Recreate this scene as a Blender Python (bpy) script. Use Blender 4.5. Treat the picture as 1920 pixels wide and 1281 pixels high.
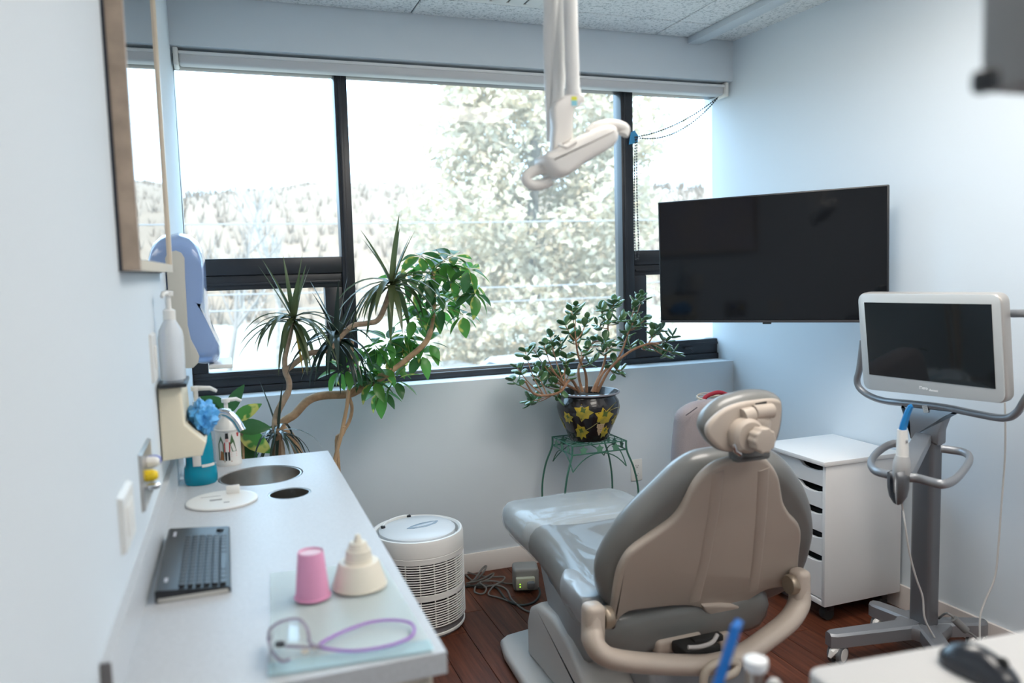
import bpy, bmesh, math, random
from mathutils import Vector, Matrix, Euler, noise
PI = math.pi
R = random.Random(11)
for o in list(bpy.data.objects): bpy.data.objects.remove(o)
scene = bpy.context.scene
COL = scene.collection

# ---------------------------------------------------------------- camera
FPX = 1479.04                       # focal length in pixels of the 1920x1281 frame
H = 1.44                            # camera height
def _axes():
    vx = Vector((5082 - 960, 395 - 640.5, FPX)).normalized()
    vy = Vector((422 - 960, 518 - 640.5, FPX)).normalized()
    vz = vx.cross(vy)
    if vz.y > 0: vz = -vz
    return vx, vy, vz
AX, AY, AZ = _axes()
def ray(px, py):
    d = Vector((px - 960, py - 640.5, FPX))
    return Vector((AX.dot(d), AY.dot(d), AZ.dot(d)))
CAM = Vector((0, 0, H))
def at(px, py, x=None, y=None, z=None):
    """the world point that a pixel of the photograph sees on a real plane of the room"""
    r = ray(px, py)
    t = (x / r.x) if x is not None else (y / r.y) if y is not None else ((z - H) / r.z)
    return CAM + r * t
def onp(px, py, p0, n):
    r = ray(px, py)
    return CAM + r * ((Vector(p0) - CAM).dot(n) / r.dot(n))
cam_d = bpy.data.cameras.new('camera'); cam = bpy.data.objects.new('camera', cam_d); COL.objects.link(cam)
cam_d.sensor_width = 36; cam_d.lens = FPX * 36 / 1920; cam_d.clip_start = 0.02; cam_d.clip_end = 600
right = Vector((AX.x, AY.x, AZ.x)); down = Vector((AX.y, AY.y, AZ.y)); fwd = Vector((AX.z, AY.z, AZ.z))
m = Matrix.Identity(4)
for i in range(3):
    m[i][0] = right[i]; m[i][1] = -down[i]; m[i][2] = -fwd[i]
m.translation = CAM
cam.matrix_world = m
cam_d.dof.use_dof = True; cam_d.dof.focus_distance = 3.3; cam_d.dof.aperture_fstop = 2.2
scene.camera = cam

# ---------------------------------------------------------------- light and exposure
scene.view_settings.view_transform = 'Standard'
scene.view_settings.look = 'None'
scene.view_settings.exposure = 0.6
scene.view_settings.gamma = 1.0
scene.view_settings.use_curve_mapping = False
w = bpy.data.worlds.new('sky'); scene.world = w; w.use_nodes = True
bg = w.node_tree.nodes['Background']
bg.inputs[0].default_value = (0.48, 0.75, 1.0, 1); bg.inputs[1].default_value = 4.4
sd = bpy.data.lights.new('sun', 'SUN'); sun = bpy.data.objects.new('sun', sd); COL.objects.link(sun)
sd.energy = 3.3; sd.angle = 0.01; sd.color = (1.0, 0.90, 0.76)
sun.rotation_euler = Vector((0.45, 0.62, -0.62)).to_track_quat('-Z', 'Y').to_euler()
pl = bpy.data.lights.new('window_portal', 'AREA'); po = bpy.data.objects.new('window_portal', pl); COL.objects.link(po)
pl.shape = 'RECTANGLE'; pl.size = 2.7; pl.size_y = 1.42; pl.cycles.is_portal = True
po.location = (1.2, 3.70, 1.64); po.rotation_euler = (PI / 2, 0, PI)   # faces into the room
po.rotation_euler = Vector((0, -1, 0)).to_track_quat('-Z', 'Y').to_euler()

# ---------------------------------------------------------------- helpers
class MB:
    """collects shapes; obj() links them as one mesh object"""
    def __init__(s): s.bm = bmesh.new()
    def _new(s, fn):
        t = bmesh.new(); fn(t); me = bpy.data.meshes.new('t'); t.to_mesh(me); t.free(); s.bm.from_mesh(me); bpy.data.meshes.remove(me)
    def box(s, c, size, rot=None, bev=0.0, seg=2):
        def f(t):
            bmesh.ops.create_cube(t, size=1)
            M = Matrix.Diagonal((*size, 1))
            bmesh.ops.transform(t, matrix=M, verts=t.verts)
            if bev: bmesh.ops.bevel(t, geom=list(t.edges), offset=min(bev, min(size) * .49), segments=seg, affect='EDGES', profile=.5)
            M = Matrix.Translation(c) @ (rot.to_4x4() if rot is not None else Matrix.Identity(4))
            bmesh.ops.transform(t, matrix=M, verts=t.verts)
        s._new(f); return s
    def span(s, a, b, bev=0.0, seg=2):
        a, b = Vector(a), Vector(b)
        return s.box((a + b) / 2, [abs(b[i] - a[i]) for i in range(3)], None, bev, seg)
    def tube(s, pts, r, n=8, closed=False, flat=1.0, up=None):
        pts = [Vector(p) for p in pts]; N = len(pts); bm = s.bm
        rs = r if isinstance(r, (list, tuple)) else [r] * N
        ring = []; prev = Vector(up) if up is not None else None
        for i, p in enumerate(pts):
            if closed: t = pts[(i + 1) % N] - pts[i - 1]
            else: t = pts[min(i + 1, N - 1)] - pts[max(i - 1, 0)]
            if t.length < 1e-9: t = Vector((0, 0, 1))
            t.normalize()
            if prev is None:
                prev = Vector((0, 0, 1)) if abs(t.z) < .9 else Vector((1, 0, 0))
            a = prev - t * prev.dot(t)
            if a.length < 1e-6: a = t.orthogonal()
            a.normalize(); b = t.cross(a)
            if up is None: prev = a
            ring.append([bm.verts.new(p + (a * math.cos(2 * PI * k / n) + b * math.sin(2 * PI * k / n) * flat) * rs[i]) for k in range(n)])
        for i in range(N if closed else N - 1):
            A, B = ring[i], ring[(i + 1) % N]
            for k in range(n): bm.faces.new((A[k], A[(k + 1) % n], B[(k + 1) % n], B[k]))
        if not closed:
            bm.faces.new(ring[0][::-1]); bm.faces.new(ring[-1])
        return s
    def lathe(s, prof, M=None, n=28, arc=None):
        M = M or Matrix.Identity(4); bm = s.bm; rows = []
        for r_, z in prof:
            if r_ < 1e-6: rows.append([bm.verts.new(M @ Vector((0, 0, z)))])
            else: rows.append([bm.verts.new(M @ Vector((r_ * math.cos(2 * PI * k / n), r_ * math.sin(2 * PI * k / n), z))) for k in range(n)])
        for A, B in zip(rows, rows[1:]):
            for k in range(n):
                q = [A[k % len(A)], A[(k + 1) % len(A)], B[(k + 1) % len(B)], B[k % len(B)]]
                u = []
                for v in q:
                    if v not in u: u.append(v)
                if len(u) > 2: bm.faces.new(u)
        return s
    def prism(s, poly, t, M, bev=0.0, seg=2):
        """outline in a plane's own u, v, extruded t along its normal, edges rounded"""
        def f(b):
            lo = [b.verts.new((x, y, 0)) for x, y in poly]; hi = [b.verts.new((x, y, t)) for x, y in poly]
            n = len(poly); f0 = b.faces.new(lo[::-1]); f1 = b.faces.new(hi)
            for k in range(n): b.faces.new((lo[k], lo[(k + 1) % n], hi[(k + 1) % n], hi[k]))
            bmesh.ops.recalc_face_normals(b, faces=b.faces)
            if bev:
                ed = [e for e in b.edges if abs(e.verts[0].co.z - e.verts[1].co.z) < 1e-7]
                bmesh.ops.bevel(b, geom=ed, offset=bev, segments=seg, affect='EDGES', profile=.5)
            bmesh.ops.transform(b, matrix=M, verts=b.verts)
        s._new(f); return s
    def pad(s, poly, t, M, edge=.04, dome=.0, back=True, n=6, waves=None):
        """a stuffed cushion: the outline rounded over its edge on both faces, swelling by dome to its middle"""
        bm = s.bm; P = [Vector((x, y)) for x, y in poly]; N = len(P)
        c = sum(P, Vector((0, 0))) / N
        rows = []
        prof = []
        for k in range(n + 1):
            a = PI / 2 * k / n; prof.append((edge * (1 - math.sin(a)), -math.cos(a)))   # mid line out to the face
        prof = prof[::-1]
        seq = []
        for q in (.35, .65, .85): seq.append(('in', q))
        half = t / 2
        def ringat(ins, z):
            out = []
            for p in P:
                d = c - p; L = d.length
                out.append(bm.verts.new(M @ Vector((*(p + d * (min(ins, L * .95) / L if L else 0)), z))))
            return out
        allrows = []
        lo = [(edge + (1 - q) * 10, q) for q in (.3, .6, .85)]
        def inner(q, z):
            return [bm.verts.new(M @ Vector((*(c + (p + (c - p) * (edge / max((c - p).length, 1e-6)) - c) * q), z))) for p in P]
        zc = -half - dome
        cen0 = bm.verts.new(M @ Vector((*c, zc)))
        for q in (.35, .65, .88): allrows.append(inner(q, -half - dome * (1 - q * q)))
        for k in range(n, -1, -1):
            a = PI / 2 * k / n
            allrows.append(ringat(edge * (1 - math.cos(a)), -half * math.sin(a)))
        for k in range(1, n + 1):
            a = PI / 2 * k / n
            allrows.append(ringat(edge * (1 - math.cos(a)), half * math.sin(a)))
        for q in (.88, .65, .35): allrows.append(inner(q, half + dome * (1 - q * q)))
        cen1 = bm.verts.new(M @ Vector((*c, half + dome)))
        for k in range(N): bm.faces.new((cen0, allrows[0][(k + 1) % N], allrows[0][k]))
        for A, B in zip(allrows, allrows[1:]):
            for k in range(N): bm.faces.new((A[k], A[(k + 1) % N], B[(k + 1) % N], B[k]))
        for k in range(N): bm.faces.new((cen1, allrows[-1][k], allrows[-1][(k + 1) % N]))
        return s
    def loft(s, rows, closed_ring=True, caps=True):
        bm = s.bm; V = [[bm.verts.new(p) for p in r] for r in rows]
        n = len(V[0])
        for A, B in zip(V, V[1:]):
            for k in range(n if closed_ring else n - 1): bm.faces.new((A[k], A[(k + 1) % n], B[(k + 1) % n], B[k]))
        if caps and closed_ring:
            bm.faces.new(V[0][::-1]); bm.faces.new(V[-1])
        return s
    def quad(s, *p):
        s.bm.faces.new([s.bm.verts.new(q) for q in p]); return s
def spl(pts, n=6, closed=False):
    """a smooth curve through points"""
    P = [Vector(p) for p in pts]; N = len(P); out = []
    for i in range(N if closed else N - 1):
        p0 = P[i - 1] if (i or closed) else P[0]; p1 = P[i]; p2 = P[(i + 1) % N]
        p3 = P[(i + 2) % N] if (closed or i + 2 < N) else P[-1]
        for k in range(n):
            t = k / n
            out.append(.5 * (2 * p1 + (p2 - p0) * t + (2 * p0 - 5 * p1 + 4 * p2 - p3) * t * t + (3 * p1 - p0 - 3 * p2 + p3) * t ** 3))
    if not closed: out.append(P[-1].copy())
    return out
def rrect(w_, h_, r, n=5):
    out = []
    for cx_, cy_, a0 in ((w_ / 2 - r, h_ / 2 - r, 0), (-w_ / 2 + r, h_ / 2 - r, 90), (-w_ / 2 + r, -h_ / 2 + r, 180), (w_ / 2 - r, -h_ / 2 + r, 270)):
        for k in range(n + 1):
            a = math.radians(a0 + 90 * k / n); out.append((cx_ + r * math.cos(a), cy_ + r * math.sin(a)))
    return out
def frame(o, u, v):
    """plane axes as a matrix: u across, v up, third the normal"""
    u = Vector(u).normalized(); n = u.cross(Vector(v)).normalized(); v = n.cross(u)
    M = Matrix.Identity(4)
    for i in range(3): M[i][0], M[i][1], M[i][2] = u[i], v[i], n[i]
    M.translation = Vector(o); return M
WM = {}
def place(o, Mw, parent=None):
    WM[o.name] = Mw
    o.matrix_basis = Mw
    if parent is not None:
        o.parent = parent; o.matrix_parent_inverse = WM[parent.name].inverted()
    return o
def mesh_of(mb, mat, angle=38, recalc=True):
    bm = mb.bm if isinstance(mb, MB) else mb
    if recalc: bmesh.ops.recalc_face_normals(bm, faces=bm.faces)
    for f in bm.faces: f.smooth = True
    for e in bm.edges:
        if len(e.link_faces) == 2 and e.calc_face_angle(0) > math.radians(angle): e.smooth = False
    me = bpy.data.meshes.new('m'); bm.to_mesh(me); bm.free()
    if mat is not None: me.materials.append(mat)
    return me
def link(name, me, parent=None, Mw=None, label=None, kind=None):
    o = bpy.data.objects.new(name, me); COL.objects.link(o)
    place(o, Mw or Matrix.Identity(4), parent)
    if label: o['label'] = label
    if kind: o['kind'] = kind
    return o
def obj(name, mb, mat, parent=None, label=None, kind=None, angle=38, recalc=True):
    me = mesh_of(mb, mat, angle, recalc); me.name = name
    if me.vertices:
        lo = [min(v.co[i] for v in me.vertices) for i in range(3)]; hi = [max(v.co[i] for v in me.vertices) for i in range(3)]
        c = Vector([(lo[i] + hi[i]) / 2 for i in range(3)])
        if parent is None: c.z = lo[2]
        me.transform(Matrix.Translation(-c))
    else: c = Vector()
    return link(name, me, parent, Matrix.Translation(c), label, kind)
def thing(name, label, cat, loc, group=None, kind=None):
    o = bpy.data.objects.new(name, None); COL.objects.link(o); o.empty_display_size = .05
    place(o, Matrix.Translation(Vector(loc))); tag(o, label, cat, group, kind); return o
def tag(o, label=None, cat=None, group=None, kind=None):
    if label: o['label'] = label
    if cat: o['category'] = cat
    if group: o['group'] = group
    if kind: o['kind'] = kind
    return o
# ---------------------------------------------------------------- materials
def mat(name, col, rough=.5, metal=0.0, spec=.5, var=0.0, vscale=8.0, bump=0.0, bscale=60.0, coat=0.0, trans=0.0, ior=1.45, alpha=1.0, col2=None, emit=0.0):
    M = bpy.data.materials.new(name); M.use_nodes = True; nt = M.node_tree; b = nt.nodes['Principled BSDF']
    b.inputs['Base Color'].default_value = (*col, 1); b.inputs['Roughness'].default_value = rough; b.inputs['Metallic'].default_value = metal
    b.inputs['Specular IOR Level'].default_value = spec; b.inputs['Coat Weight'].default_value = coat; b.inputs['Transmission Weight'].default_value = trans
    b.inputs['IOR'].default_value = ior; b.inputs['Alpha'].default_value = alpha
    if emit:
        b.inputs['Emission Color'].default_value = (*col, 1); b.inputs['Emission Strength'].default_value = emit
    tc = nt.nodes.new('ShaderNodeTexCoord')
    if var or col2:
        nz = nt.nodes.new('ShaderNodeTexNoise'); nz.inputs['Scale'].default_value = vscale; nz.inputs['Detail'].default_value = 5
        nt.links.new(tc.outputs['Object'], nz.inputs['Vector'])
        rp = nt.nodes.new('ShaderNodeValToRGB'); rp.color_ramp.elements[0].position = .32; rp.color_ramp.elements[1].position = .68
        rp.color_ramp.elements[0].color = (*[c * (1 - var) for c in col], 1)
        rp.color_ramp.elements[1].color = (*(col2 if col2 else [min(1, c * (1 + var)) for c in col]), 1)
        nt.links.new(nz.outputs['Fac'], rp.inputs[0]); nt.links.new(rp.outputs[0], b.inputs['Base Color'])
    if bump:
        n2 = nt.nodes.new('ShaderNodeTexNoise'); n2.inputs['Scale'].default_value = bscale; n2.inputs['Detail'].default_value = 4
        nt.links.new(tc.outputs['Object'], n2.inputs['Vector'])
        bp = nt.nodes.new('ShaderNodeBump'); bp.inputs['Strength'].default_value = bump; bp.inputs['Distance'].default_value = .004
        nt.links.new(n2.outputs['Fac'], bp.inputs['Height']); nt.links.new(bp.outputs[0], b.inputs['Normal'])
    return M
def leafmat(name, col, col2=None, tr=.45, rough=.35, vs=14, pos=(.5, .56)):
    """leaf: glossy skin that lets daylight through"""
    M = mat(name, col, rough, var=.18, vscale=9); nt = M.node_tree; b = nt.nodes['Principled BSDF']; out = nt.nodes['Material Output']
    t = nt.nodes.new('ShaderNodeBsdfTranslucent'); mx = nt.nodes.new('ShaderNodeMixShader'); mx.inputs[0].default_value = tr
    src = b.inputs['Base Color'].links[0].from_socket
    if col2:
        nz = nt.nodes.new('ShaderNodeTexNoise'); nz.inputs['Scale'].default_value = vs; nz.inputs['Detail'].default_value = 2
        tc = [n for n in nt.nodes if n.type == 'TEX_COORD'][0]; nt.links.new(tc.outputs['Object'], nz.inputs['Vector'])
        rp = nt.nodes.new('ShaderNodeValToRGB'); rp.color_ramp.elements[0].position = pos[0]; rp.color_ramp.elements[1].position = pos[1]
        rp.color_ramp.elements[0].color = (*col, 1); rp.color_ramp.elements[1].color = (*col2, 1)
        nt.links.new(nz.outputs['Fac'], rp.inputs[0]); src = rp.outputs[0]; nt.links.new(src, b.inputs['Base Color'])
    nt.links.new(src, t.inputs['Color']); nt.links.new(b.outputs[0], mx.inputs[1]); nt.links.new(t.outputs[0], mx.inputs[2]); nt.links.new(mx.outputs[0], out.inputs['Surface'])
    return M
def glassmat(name, veil=.04, tint=(1, 1, 1)):
    """thin window pane: clear, mirror-like at grazing angles, with haze put in as a translucent veil"""
    M = bpy.data.materials.new(name); M.use_nodes = True; nt = M.node_tree; nt.nodes.remove(nt.nodes['Principled BSDF']); out = nt.nodes['Material Output']
    tr = nt.nodes.new('ShaderNodeBsdfTransparent'); tr.inputs[0].default_value = (*tint, 1)
    gl = nt.nodes.new('ShaderNodeBsdfGlossy'); gl.inputs['Roughness'].default_value = .01
    fr = nt.nodes.new('ShaderNodeFresnel'); fr.inputs[0].default_value = 1.45
    m1 = nt.nodes.new('ShaderNodeMixShader'); nt.links.new(fr.outputs[0], m1.inputs[0]); nt.links.new(tr.outputs[0], m1.inputs[1]); nt.links.new(gl.outputs[0], m1.inputs[2])
    d = nt.nodes.new('ShaderNodeBsdfTranslucent'); d.inputs[0].default_value = (1.0, .92, .84, 1)  # warm translucent layer mixed into the pane to imitate haze
    m2 = nt.nodes.new('ShaderNodeMixShader'); m2.inputs[0].default_value = veil
    nt.links.new(m1.outputs[0], m2.inputs[1]); nt.links.new(d.outputs[0], m2.inputs[2]); nt.links.new(m2.outputs[0], out.inputs['Surface'])
    return M
M_wall = mat('blue_paint', (.69, .75, .80), .75, spec=.25, bump=.03, bscale=260)
M_white_paint = mat('white_paint', (.76, .76, .75), .45, bump=.02)
M_base = mat('baseboard_vinyl', (.80, .74, .70), .5)
M_black_alu = mat('black_aluminium', (.028, .030, .036), .34, spec=.5, var=.1)
M_glass = glassmat('window_glass', .065)
M_cream = mat('cream_plastic', (.78, .70, .54), .35)
M_white = mat('white_plastic', (.80, .79, .76), .35)
M_offwhite = mat('offwhite_plastic', (.72, .69, .64), .4)
M_black = mat('black_plastic', (.018, .02, .024), .35)
M_rubber = mat('black_rubber', (.02, .02, .02), .7)
M_chrome = mat('chrome', (.82, .83, .85), .08, 1.0)
M_steel = mat('brushed_steel', (.50, .47, .44), .28, 1.0, var=.1, vscale=20)
M_green_iron = mat('green_iron', (.045, .155, .11), .4, var=.15)
M_silver = mat('silver_grey_coating', (.30, .31, .33), .38, .55)
M_soil = mat('potting_soil', (.035, .024, .016), .95, bump=1, bscale=120)
M_bark = mat('pale_brown_bark', (.42, .29, .19), .75, var=.25, vscale=40, bump=.4, bscale=90)
M_clay = mat('brown_clay_pot', (.18, .09, .06), .5)

# ================================================================ SETTING
YB = 3.506; YF = 3.63; CEIL = 2.564; YN = -1.7
def xl(y): return -.18 + .0117 * (y - 1.5)
def xr(y): return 2.503 - .048 * (y - YB)
SILL = .925; HEAD = 2.366
def slab(name, quad_, z0, z1, m_):
    b = MB(); lo = [b.bm.verts.new((x, y, z0)) for x, y in quad_]; hi = [b.bm.verts.new((x, y, z1)) for x, y in quad_]
    b.bm.faces.new(lo); b.bm.faces.new(hi)
    for k in range(4): b.bm.faces.new((lo[k], lo[(k + 1) % 4], hi[(k + 1) % 4], hi[k]))
    return obj(name, b, m_, kind='structure')
slab('wall_left', [(xl(YN) - .15, YN), (xl(YN), YN), (xl(3.75), 3.75), (xl(3.75) - .15, 3.75)], 0, CEIL + .1, M_wall)
slab('wall_right', [(xr(YN), YN), (xr(YN) + .15, YN), (xr(3.75) + .15, 3.75), (xr(3.75), 3.75)], 0, CEIL + .1, M_wall)
slab('wall_front', [(xl(YN) - .15, YN - .15), (xr(YN) + .15, YN - .15), (xr(YN) + .15, YN), (xl(YN) - .15, YN)], 0, CEIL + .1, M_wall)
wb = MB(); wb.span((xl(YB) - .02, YB, 0), (xr(YB) + .02, 3.75, SILL), .004); wb.span((xl(YB) - .02, YB, HEAD), (xr(YB) + .02, 3.75, CEIL + .1), .004)
obj('wall_back', wb, M_wall, kind='structure')
# ---- floor of dark planks
fl = obj('floor', MB().span((-.45, YN - .15, -.12), (2.9, 3.75, -.004)), mat('floor_joint', (.045, .016, .010), .8), kind='structure')
pm = []
for k in range(4):
    f = R.uniform(.75, 1.25)
    M = mat('dark_plank_%s' % 'abcd'[k], (.085 * f, .030 * f, .017 * f), .40, spec=.22, bump=.05, bscale=50)
    nt = M.node_tree; b = nt.nodes['Principled BSDF']; tc = nt.nodes.new('ShaderNodeTexCoord'); mp = nt.nodes.new('ShaderNodeMapping'); mp.inputs['Scale'].default_value = (45, 2.2, 8)
    nz = nt.nodes.new('ShaderNodeTexNoise'); nz.inputs['Scale'].default_value = 1; nz.inputs['Detail'].default_value = 7; nz.inputs['Roughness'].default_value = .65
    nt.links.new(tc.outputs['Object'], mp.inputs[0]); nt.links.new(mp.outputs[0], nz.inputs['Vector'])
    rp = nt.nodes.new('ShaderNodeValToRGB'); rp.color_ramp.elements[0].position = .35; rp.color_ramp.elements[1].position = .7
    rp.color_ramp.elements[0].color = (.055 * f, .016 * f, .009 * f, 1); rp.color_ramp.elements[1].color = (.165 * f, .052 * f, .026 * f, 1)
    nt.links.new(nz.outputs['Fac'], rp.inputs[0]); nt.links.new(rp.outputs[0], b.inputs['Base Color']); pm.append(M)
PW, PLN = .125, 1.22
def plank_mesh(L, M): return mesh_of(MB().box((0, 0, -.002), (PW - .0014, L - .0014, .008), None, .0014, 1), M)
pmesh = {}
for i in range(24):
    x = -.30 + PW * (i + .5); y = YN - R.uniform(0, PLN)
    if x > 2.75: break
    while y < 3.5:
        a, b_ = max(y, YN), min(y + PLN, 3.5)
        if b_ - a > .05:
            L = round(b_ - a, 3); k = R.randrange(4)
            if (L, k) not in pmesh: pmesh[(L, k)] = plank_mesh(L, pm[k])
            link('plank', pmesh[(L, k)], fl, Matrix.Translation((x, (a + b_) / 2, 0)))
        y += PLN
# ---- ceiling of fissured tiles
M_tile = mat('fissured_ceiling_tile', (.60, .63, .66), .9, bump=1.0, bscale=150)
nt = M_tile.node_tree; b = nt.nodes['Principled BSDF']; tc = nt.nodes.new('ShaderNodeTexCoord')
nz = nt.nodes.new('ShaderNodeTexNoise'); nz.inputs['Scale'].default_value = 85; nz.inputs['Detail'].default_value = 6; nz.inputs['Roughness'].default_value = .7
rp = nt.nodes.new('ShaderNodeValToRGB'); rp.color_ramp.elements[0].position = .36; rp.color_ramp.elements[1].position = .50
rp.color_ramp.elements[0].color = (.42, .45, .47, 1); rp.color_ramp.elements[1].color = (.83, .84, .85, 1)
nt.links.new(tc.outputs['Object'], nz.inputs['Vector']); nt.links.new(nz.outputs['Fac'], rp.inputs[0]); nt.links.new(rp.outputs[0], b.inputs['Base Color'])
ce = obj('ceiling', MB().span((-.45, YN - .15, CEIL + .006), (2.9, 3.75, CEIL + .12)), mat('ceiling_joint', (.10, .11, .12), .9), kind='structure')
xs = [-.42, .83, 2.05, 2.80]; ys = [YN - .1, -.98, -.37, .24, .85, 1.46, 2.07, 2.678, 3.288, 3.505]
VENT = (1, 7)
LAMPS = ((1, 5), (1, 3), (1, 1))
for i in range(len(xs) - 1):
    for j in range(len(ys) - 1):
        x0, x1, y0, y1 = xs[i], xs[i + 1], ys[j], ys[j + 1]
        if (i, j) in LAMPS: continue
        obj('ceiling_tile', MB().span((x0 + .003, y0 + .003, CEIL), (x1 - .003, y1 - .003, CEIL + .012), .003, 1), M_tile, ce)
# ---- ceiling beam along the right wall, baseboards
obj('trim_1', MB().span((2.232, YN, 2.532), (2.305, YB, CEIL), .004), mat('beam_paint', (.56, .60, .64), .6), kind='structure')
bb = MB(); bb.span((xl(YB), YB - .012, 0), (xr(YB) - .012, YB, .098), .004); obj('baseboard_back', bb, M_base, kind='structure')
slab('baseboard_right', [(xr(YN) - .012, YN), (xr(YN), YN), (xr(YB), YB), (xr(YB) - .012, YB)], 0, .10, M_base)
slab('baseboard_left', [(xl(2.62), 2.62), (xl(2.62) + .012, 2.62), (xl(YB) + .012, YB - .012), (xl(YB), YB - .012)], 0, .10, M_base)
# ---- window
win = thing('window_1', 'wide black aluminium window of five panes filling the back wall', None, (1.18, YF, SILL), kind='structure')
X0, X1 = xl(YF) - .02, xr(YF) + .03
def rail(name, a, b_, bev=.004, par=win): return obj(name, MB().span(a, b_, bev), M_black_alu, par)
D0, D1 = YF, YF + .085
rail('jamb', (X0, D0, SILL), (X0 + .022, D1, HEAD)); rail('jamb', (2.522, D0, SILL), (X1, D1, HEAD))
rail('head_rail', (X0, D0, 2.315), (X1, D1, HEAD)); rail('sill_rail', (X0, D0, SILL), (X1, D1, .956))
obj('sill_bead', MB().span((.56, D0 + .03, .956), (1.93, D1, .968)), M_silver, win)
for xa, xb in ((.500, .556), (1.922, 1.990)):
    rail('mullion', (xa, D0, .956), (xb, D1, 2.316))
    obj('mullion_groove', MB().span((xa + .014, D0 - .006, .956), (xa + .030, D0 + .004, 2.316), .002), M_black_alu, win)
rail('transom', (X0, D0, 1.442), (.500, D1, 1.515)); rail('transom', (1.990, D0, 1.442), (2.522, D1, 1.517))
def sash(xa, xb, za, zb, ox, oz, oxb, ozb):
    s_ = MB(); y0, y1 = D0 + .012, D1 - .01
    s_.span((xa, y0, ozb), (xb, y1, zb), .004); s_.span((xa, y0, za), (xb, y1, oz), .004)
    s_.span((xa, y0, oz), (ox, y1, ozb), .004); s_.span((oxb, y0, oz), (xb, y1, ozb), .004)
    for z_ in (ozb + .02, oz - .03): s_.span((xa + .01, y0 - .008, z_), (xb - .01, y0 + .004, z_ + .012), .002)
    return obj('sash', s_, M_black_alu, win)
s1 = sash(X0, .500, .956, 1.442, -.09, 1.022, .420, 1.378); s2 = sash(1.990, 2.522, .956, 1.442, 2.066, 1.034, 2.500, 1.388)
obj('sash_latch', MB().box((2.31, D0 + .002, .99), (.05, .014, .014), None, .004).tube([(2.31, D0 - .004, .99), (2.33, D0 - .014, .972)], .005), M_black_alu, s2)
yp = D0 + .05
for a, b_ in (((X0 + .02, 1.515), (.500, 2.316)), ((-.09, 1.022), (.420, 1.378)), ((.556, .956), (1.922, 2.316)), ((1.990, 1.517), (2.522, 2.316)), ((2.066, 1.034), (2.500, 1.388))):
    obj('pane', MB().quad((a[0], yp, a[1]), (b_[0], yp, a[1]), (b_[0], yp, b_[1]), (a[0], yp, b_[1])), M_glass, win)
# ---- roller blind rolled up under the head of the window
M_blind = mat('blind_fabric', (.60, .60, .61), .6, bump=.05, bscale=300)
rb = thing('roller_blind', 'white roller blind rolled up along the top of the window', 'blind', (1.18, 3.57, 2.30))
bx0, bx1 = -.148, 2.488
obj('cassette', MB().span((bx0 + .02, 3.530, 2.302), (bx1 - .02, 3.600, 2.349), .012, 3), M_blind, rb)
obj('cassette_rail', MB().span((bx0 + .02, 3.524, 2.338), (bx1 - .02, 3.60, 2.352), .004), M_white_paint, rb)
for x in (bx0, bx1 - .02): obj('end_bracket', MB().span((x, 3.52, 2.292), (x + .02, 3.605, 2.364), .005), M_white, rb)
ch = MB(); tp = Vector((1.984, 3.602, 2.085))
def beads(pts, b, step=.014, r=.0046):
    pts = [Vector(p) for p in pts]; b.tube(pts, .0016, 4)
    acc = 0
    for p, q in zip(pts, pts[1:]):
        L = (q - p).length; t = step - acc
        while t < L:
            c = p.lerp(q, t / L); bmesh.ops.create_icosphere(b.bm, subdivisions=1, radius=r, matrix=Matrix.Translation(c)); t += step
        acc = L - (t - step)
top = Vector((2.462, 3.575, 2.30))
for sag in (.035, .075):
    beads([top.lerp(tp, k / 16) + Vector((0, 0, -sag * 4 * (k / 16) * (1 - k / 16))) for k in range(17)], ch)
z0 = 1.475
beads(spl([tp + Vector((.004, 0, 0)), (1.978, 3.604, 1.8), (1.980, 3.604, 1.5), (1.990, 3.604, z0), (2.000, 3.604, 1.5), (1.994, 3.604, 1.8), tp + Vector((.012, 0, 0))], 6), ch)
obj('bead_chain', ch, mat('grey_chain', (.06, .06, .065), .4, .3), rb, kind='stuff')
tape = MB(); tape.prism([(-.02, -.035), (.030, -.025), (.034, .008), (.012, .036), (-.008, .026)], .0035, frame((1.978, 3.618, 2.085), (1, 0, 0), (0, 0, 1)))
tag(obj('masking_tape', tape, mat('blue_tape', (.06, .33, .62), .6)), 'scrap of bright blue tape holding the blind chain to the right mullion', 'tape')

# ================================================================ OUTDOORS
GZ = -2.0
M_ground = mat('pale_dry_ground', (.29, .245, .185), .95, var=.12, vscale=.4)
g = MB(); g.quad((-120, 4.2, GZ), (160, 4.2, GZ), (160, 70, GZ), (-120, 70, GZ)); gr = obj('ground', g, M_ground, kind='structure')
hill = MB(); rows = []
for j in range(15):
    y = 60 + j * 9; row = []
    for i in range(61):
        x = -130 + i * 6
        base = 1 - (1 - min(1, j / 11)) ** 2
        ht = 17.0 + 2.2 * math.sin(x * .021 + 1) + 1.2 * math.sin(x * .07) + .035 * (x - 40)
        row.append((x, y, GZ + ht * base + noise.noise((x * .12, y * .12, 0)) * 1.1 * base))
    rows.append(row)
hill.loft(rows, closed_ring=False)
obj('hillside', hill, mat('winter_hillside', (.215, .145, .095), .95, var=.10, vscale=.12), kind='structure')
M_twig = mat('grey_brown_twigs', (.175, .13, .095), .9)
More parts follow.
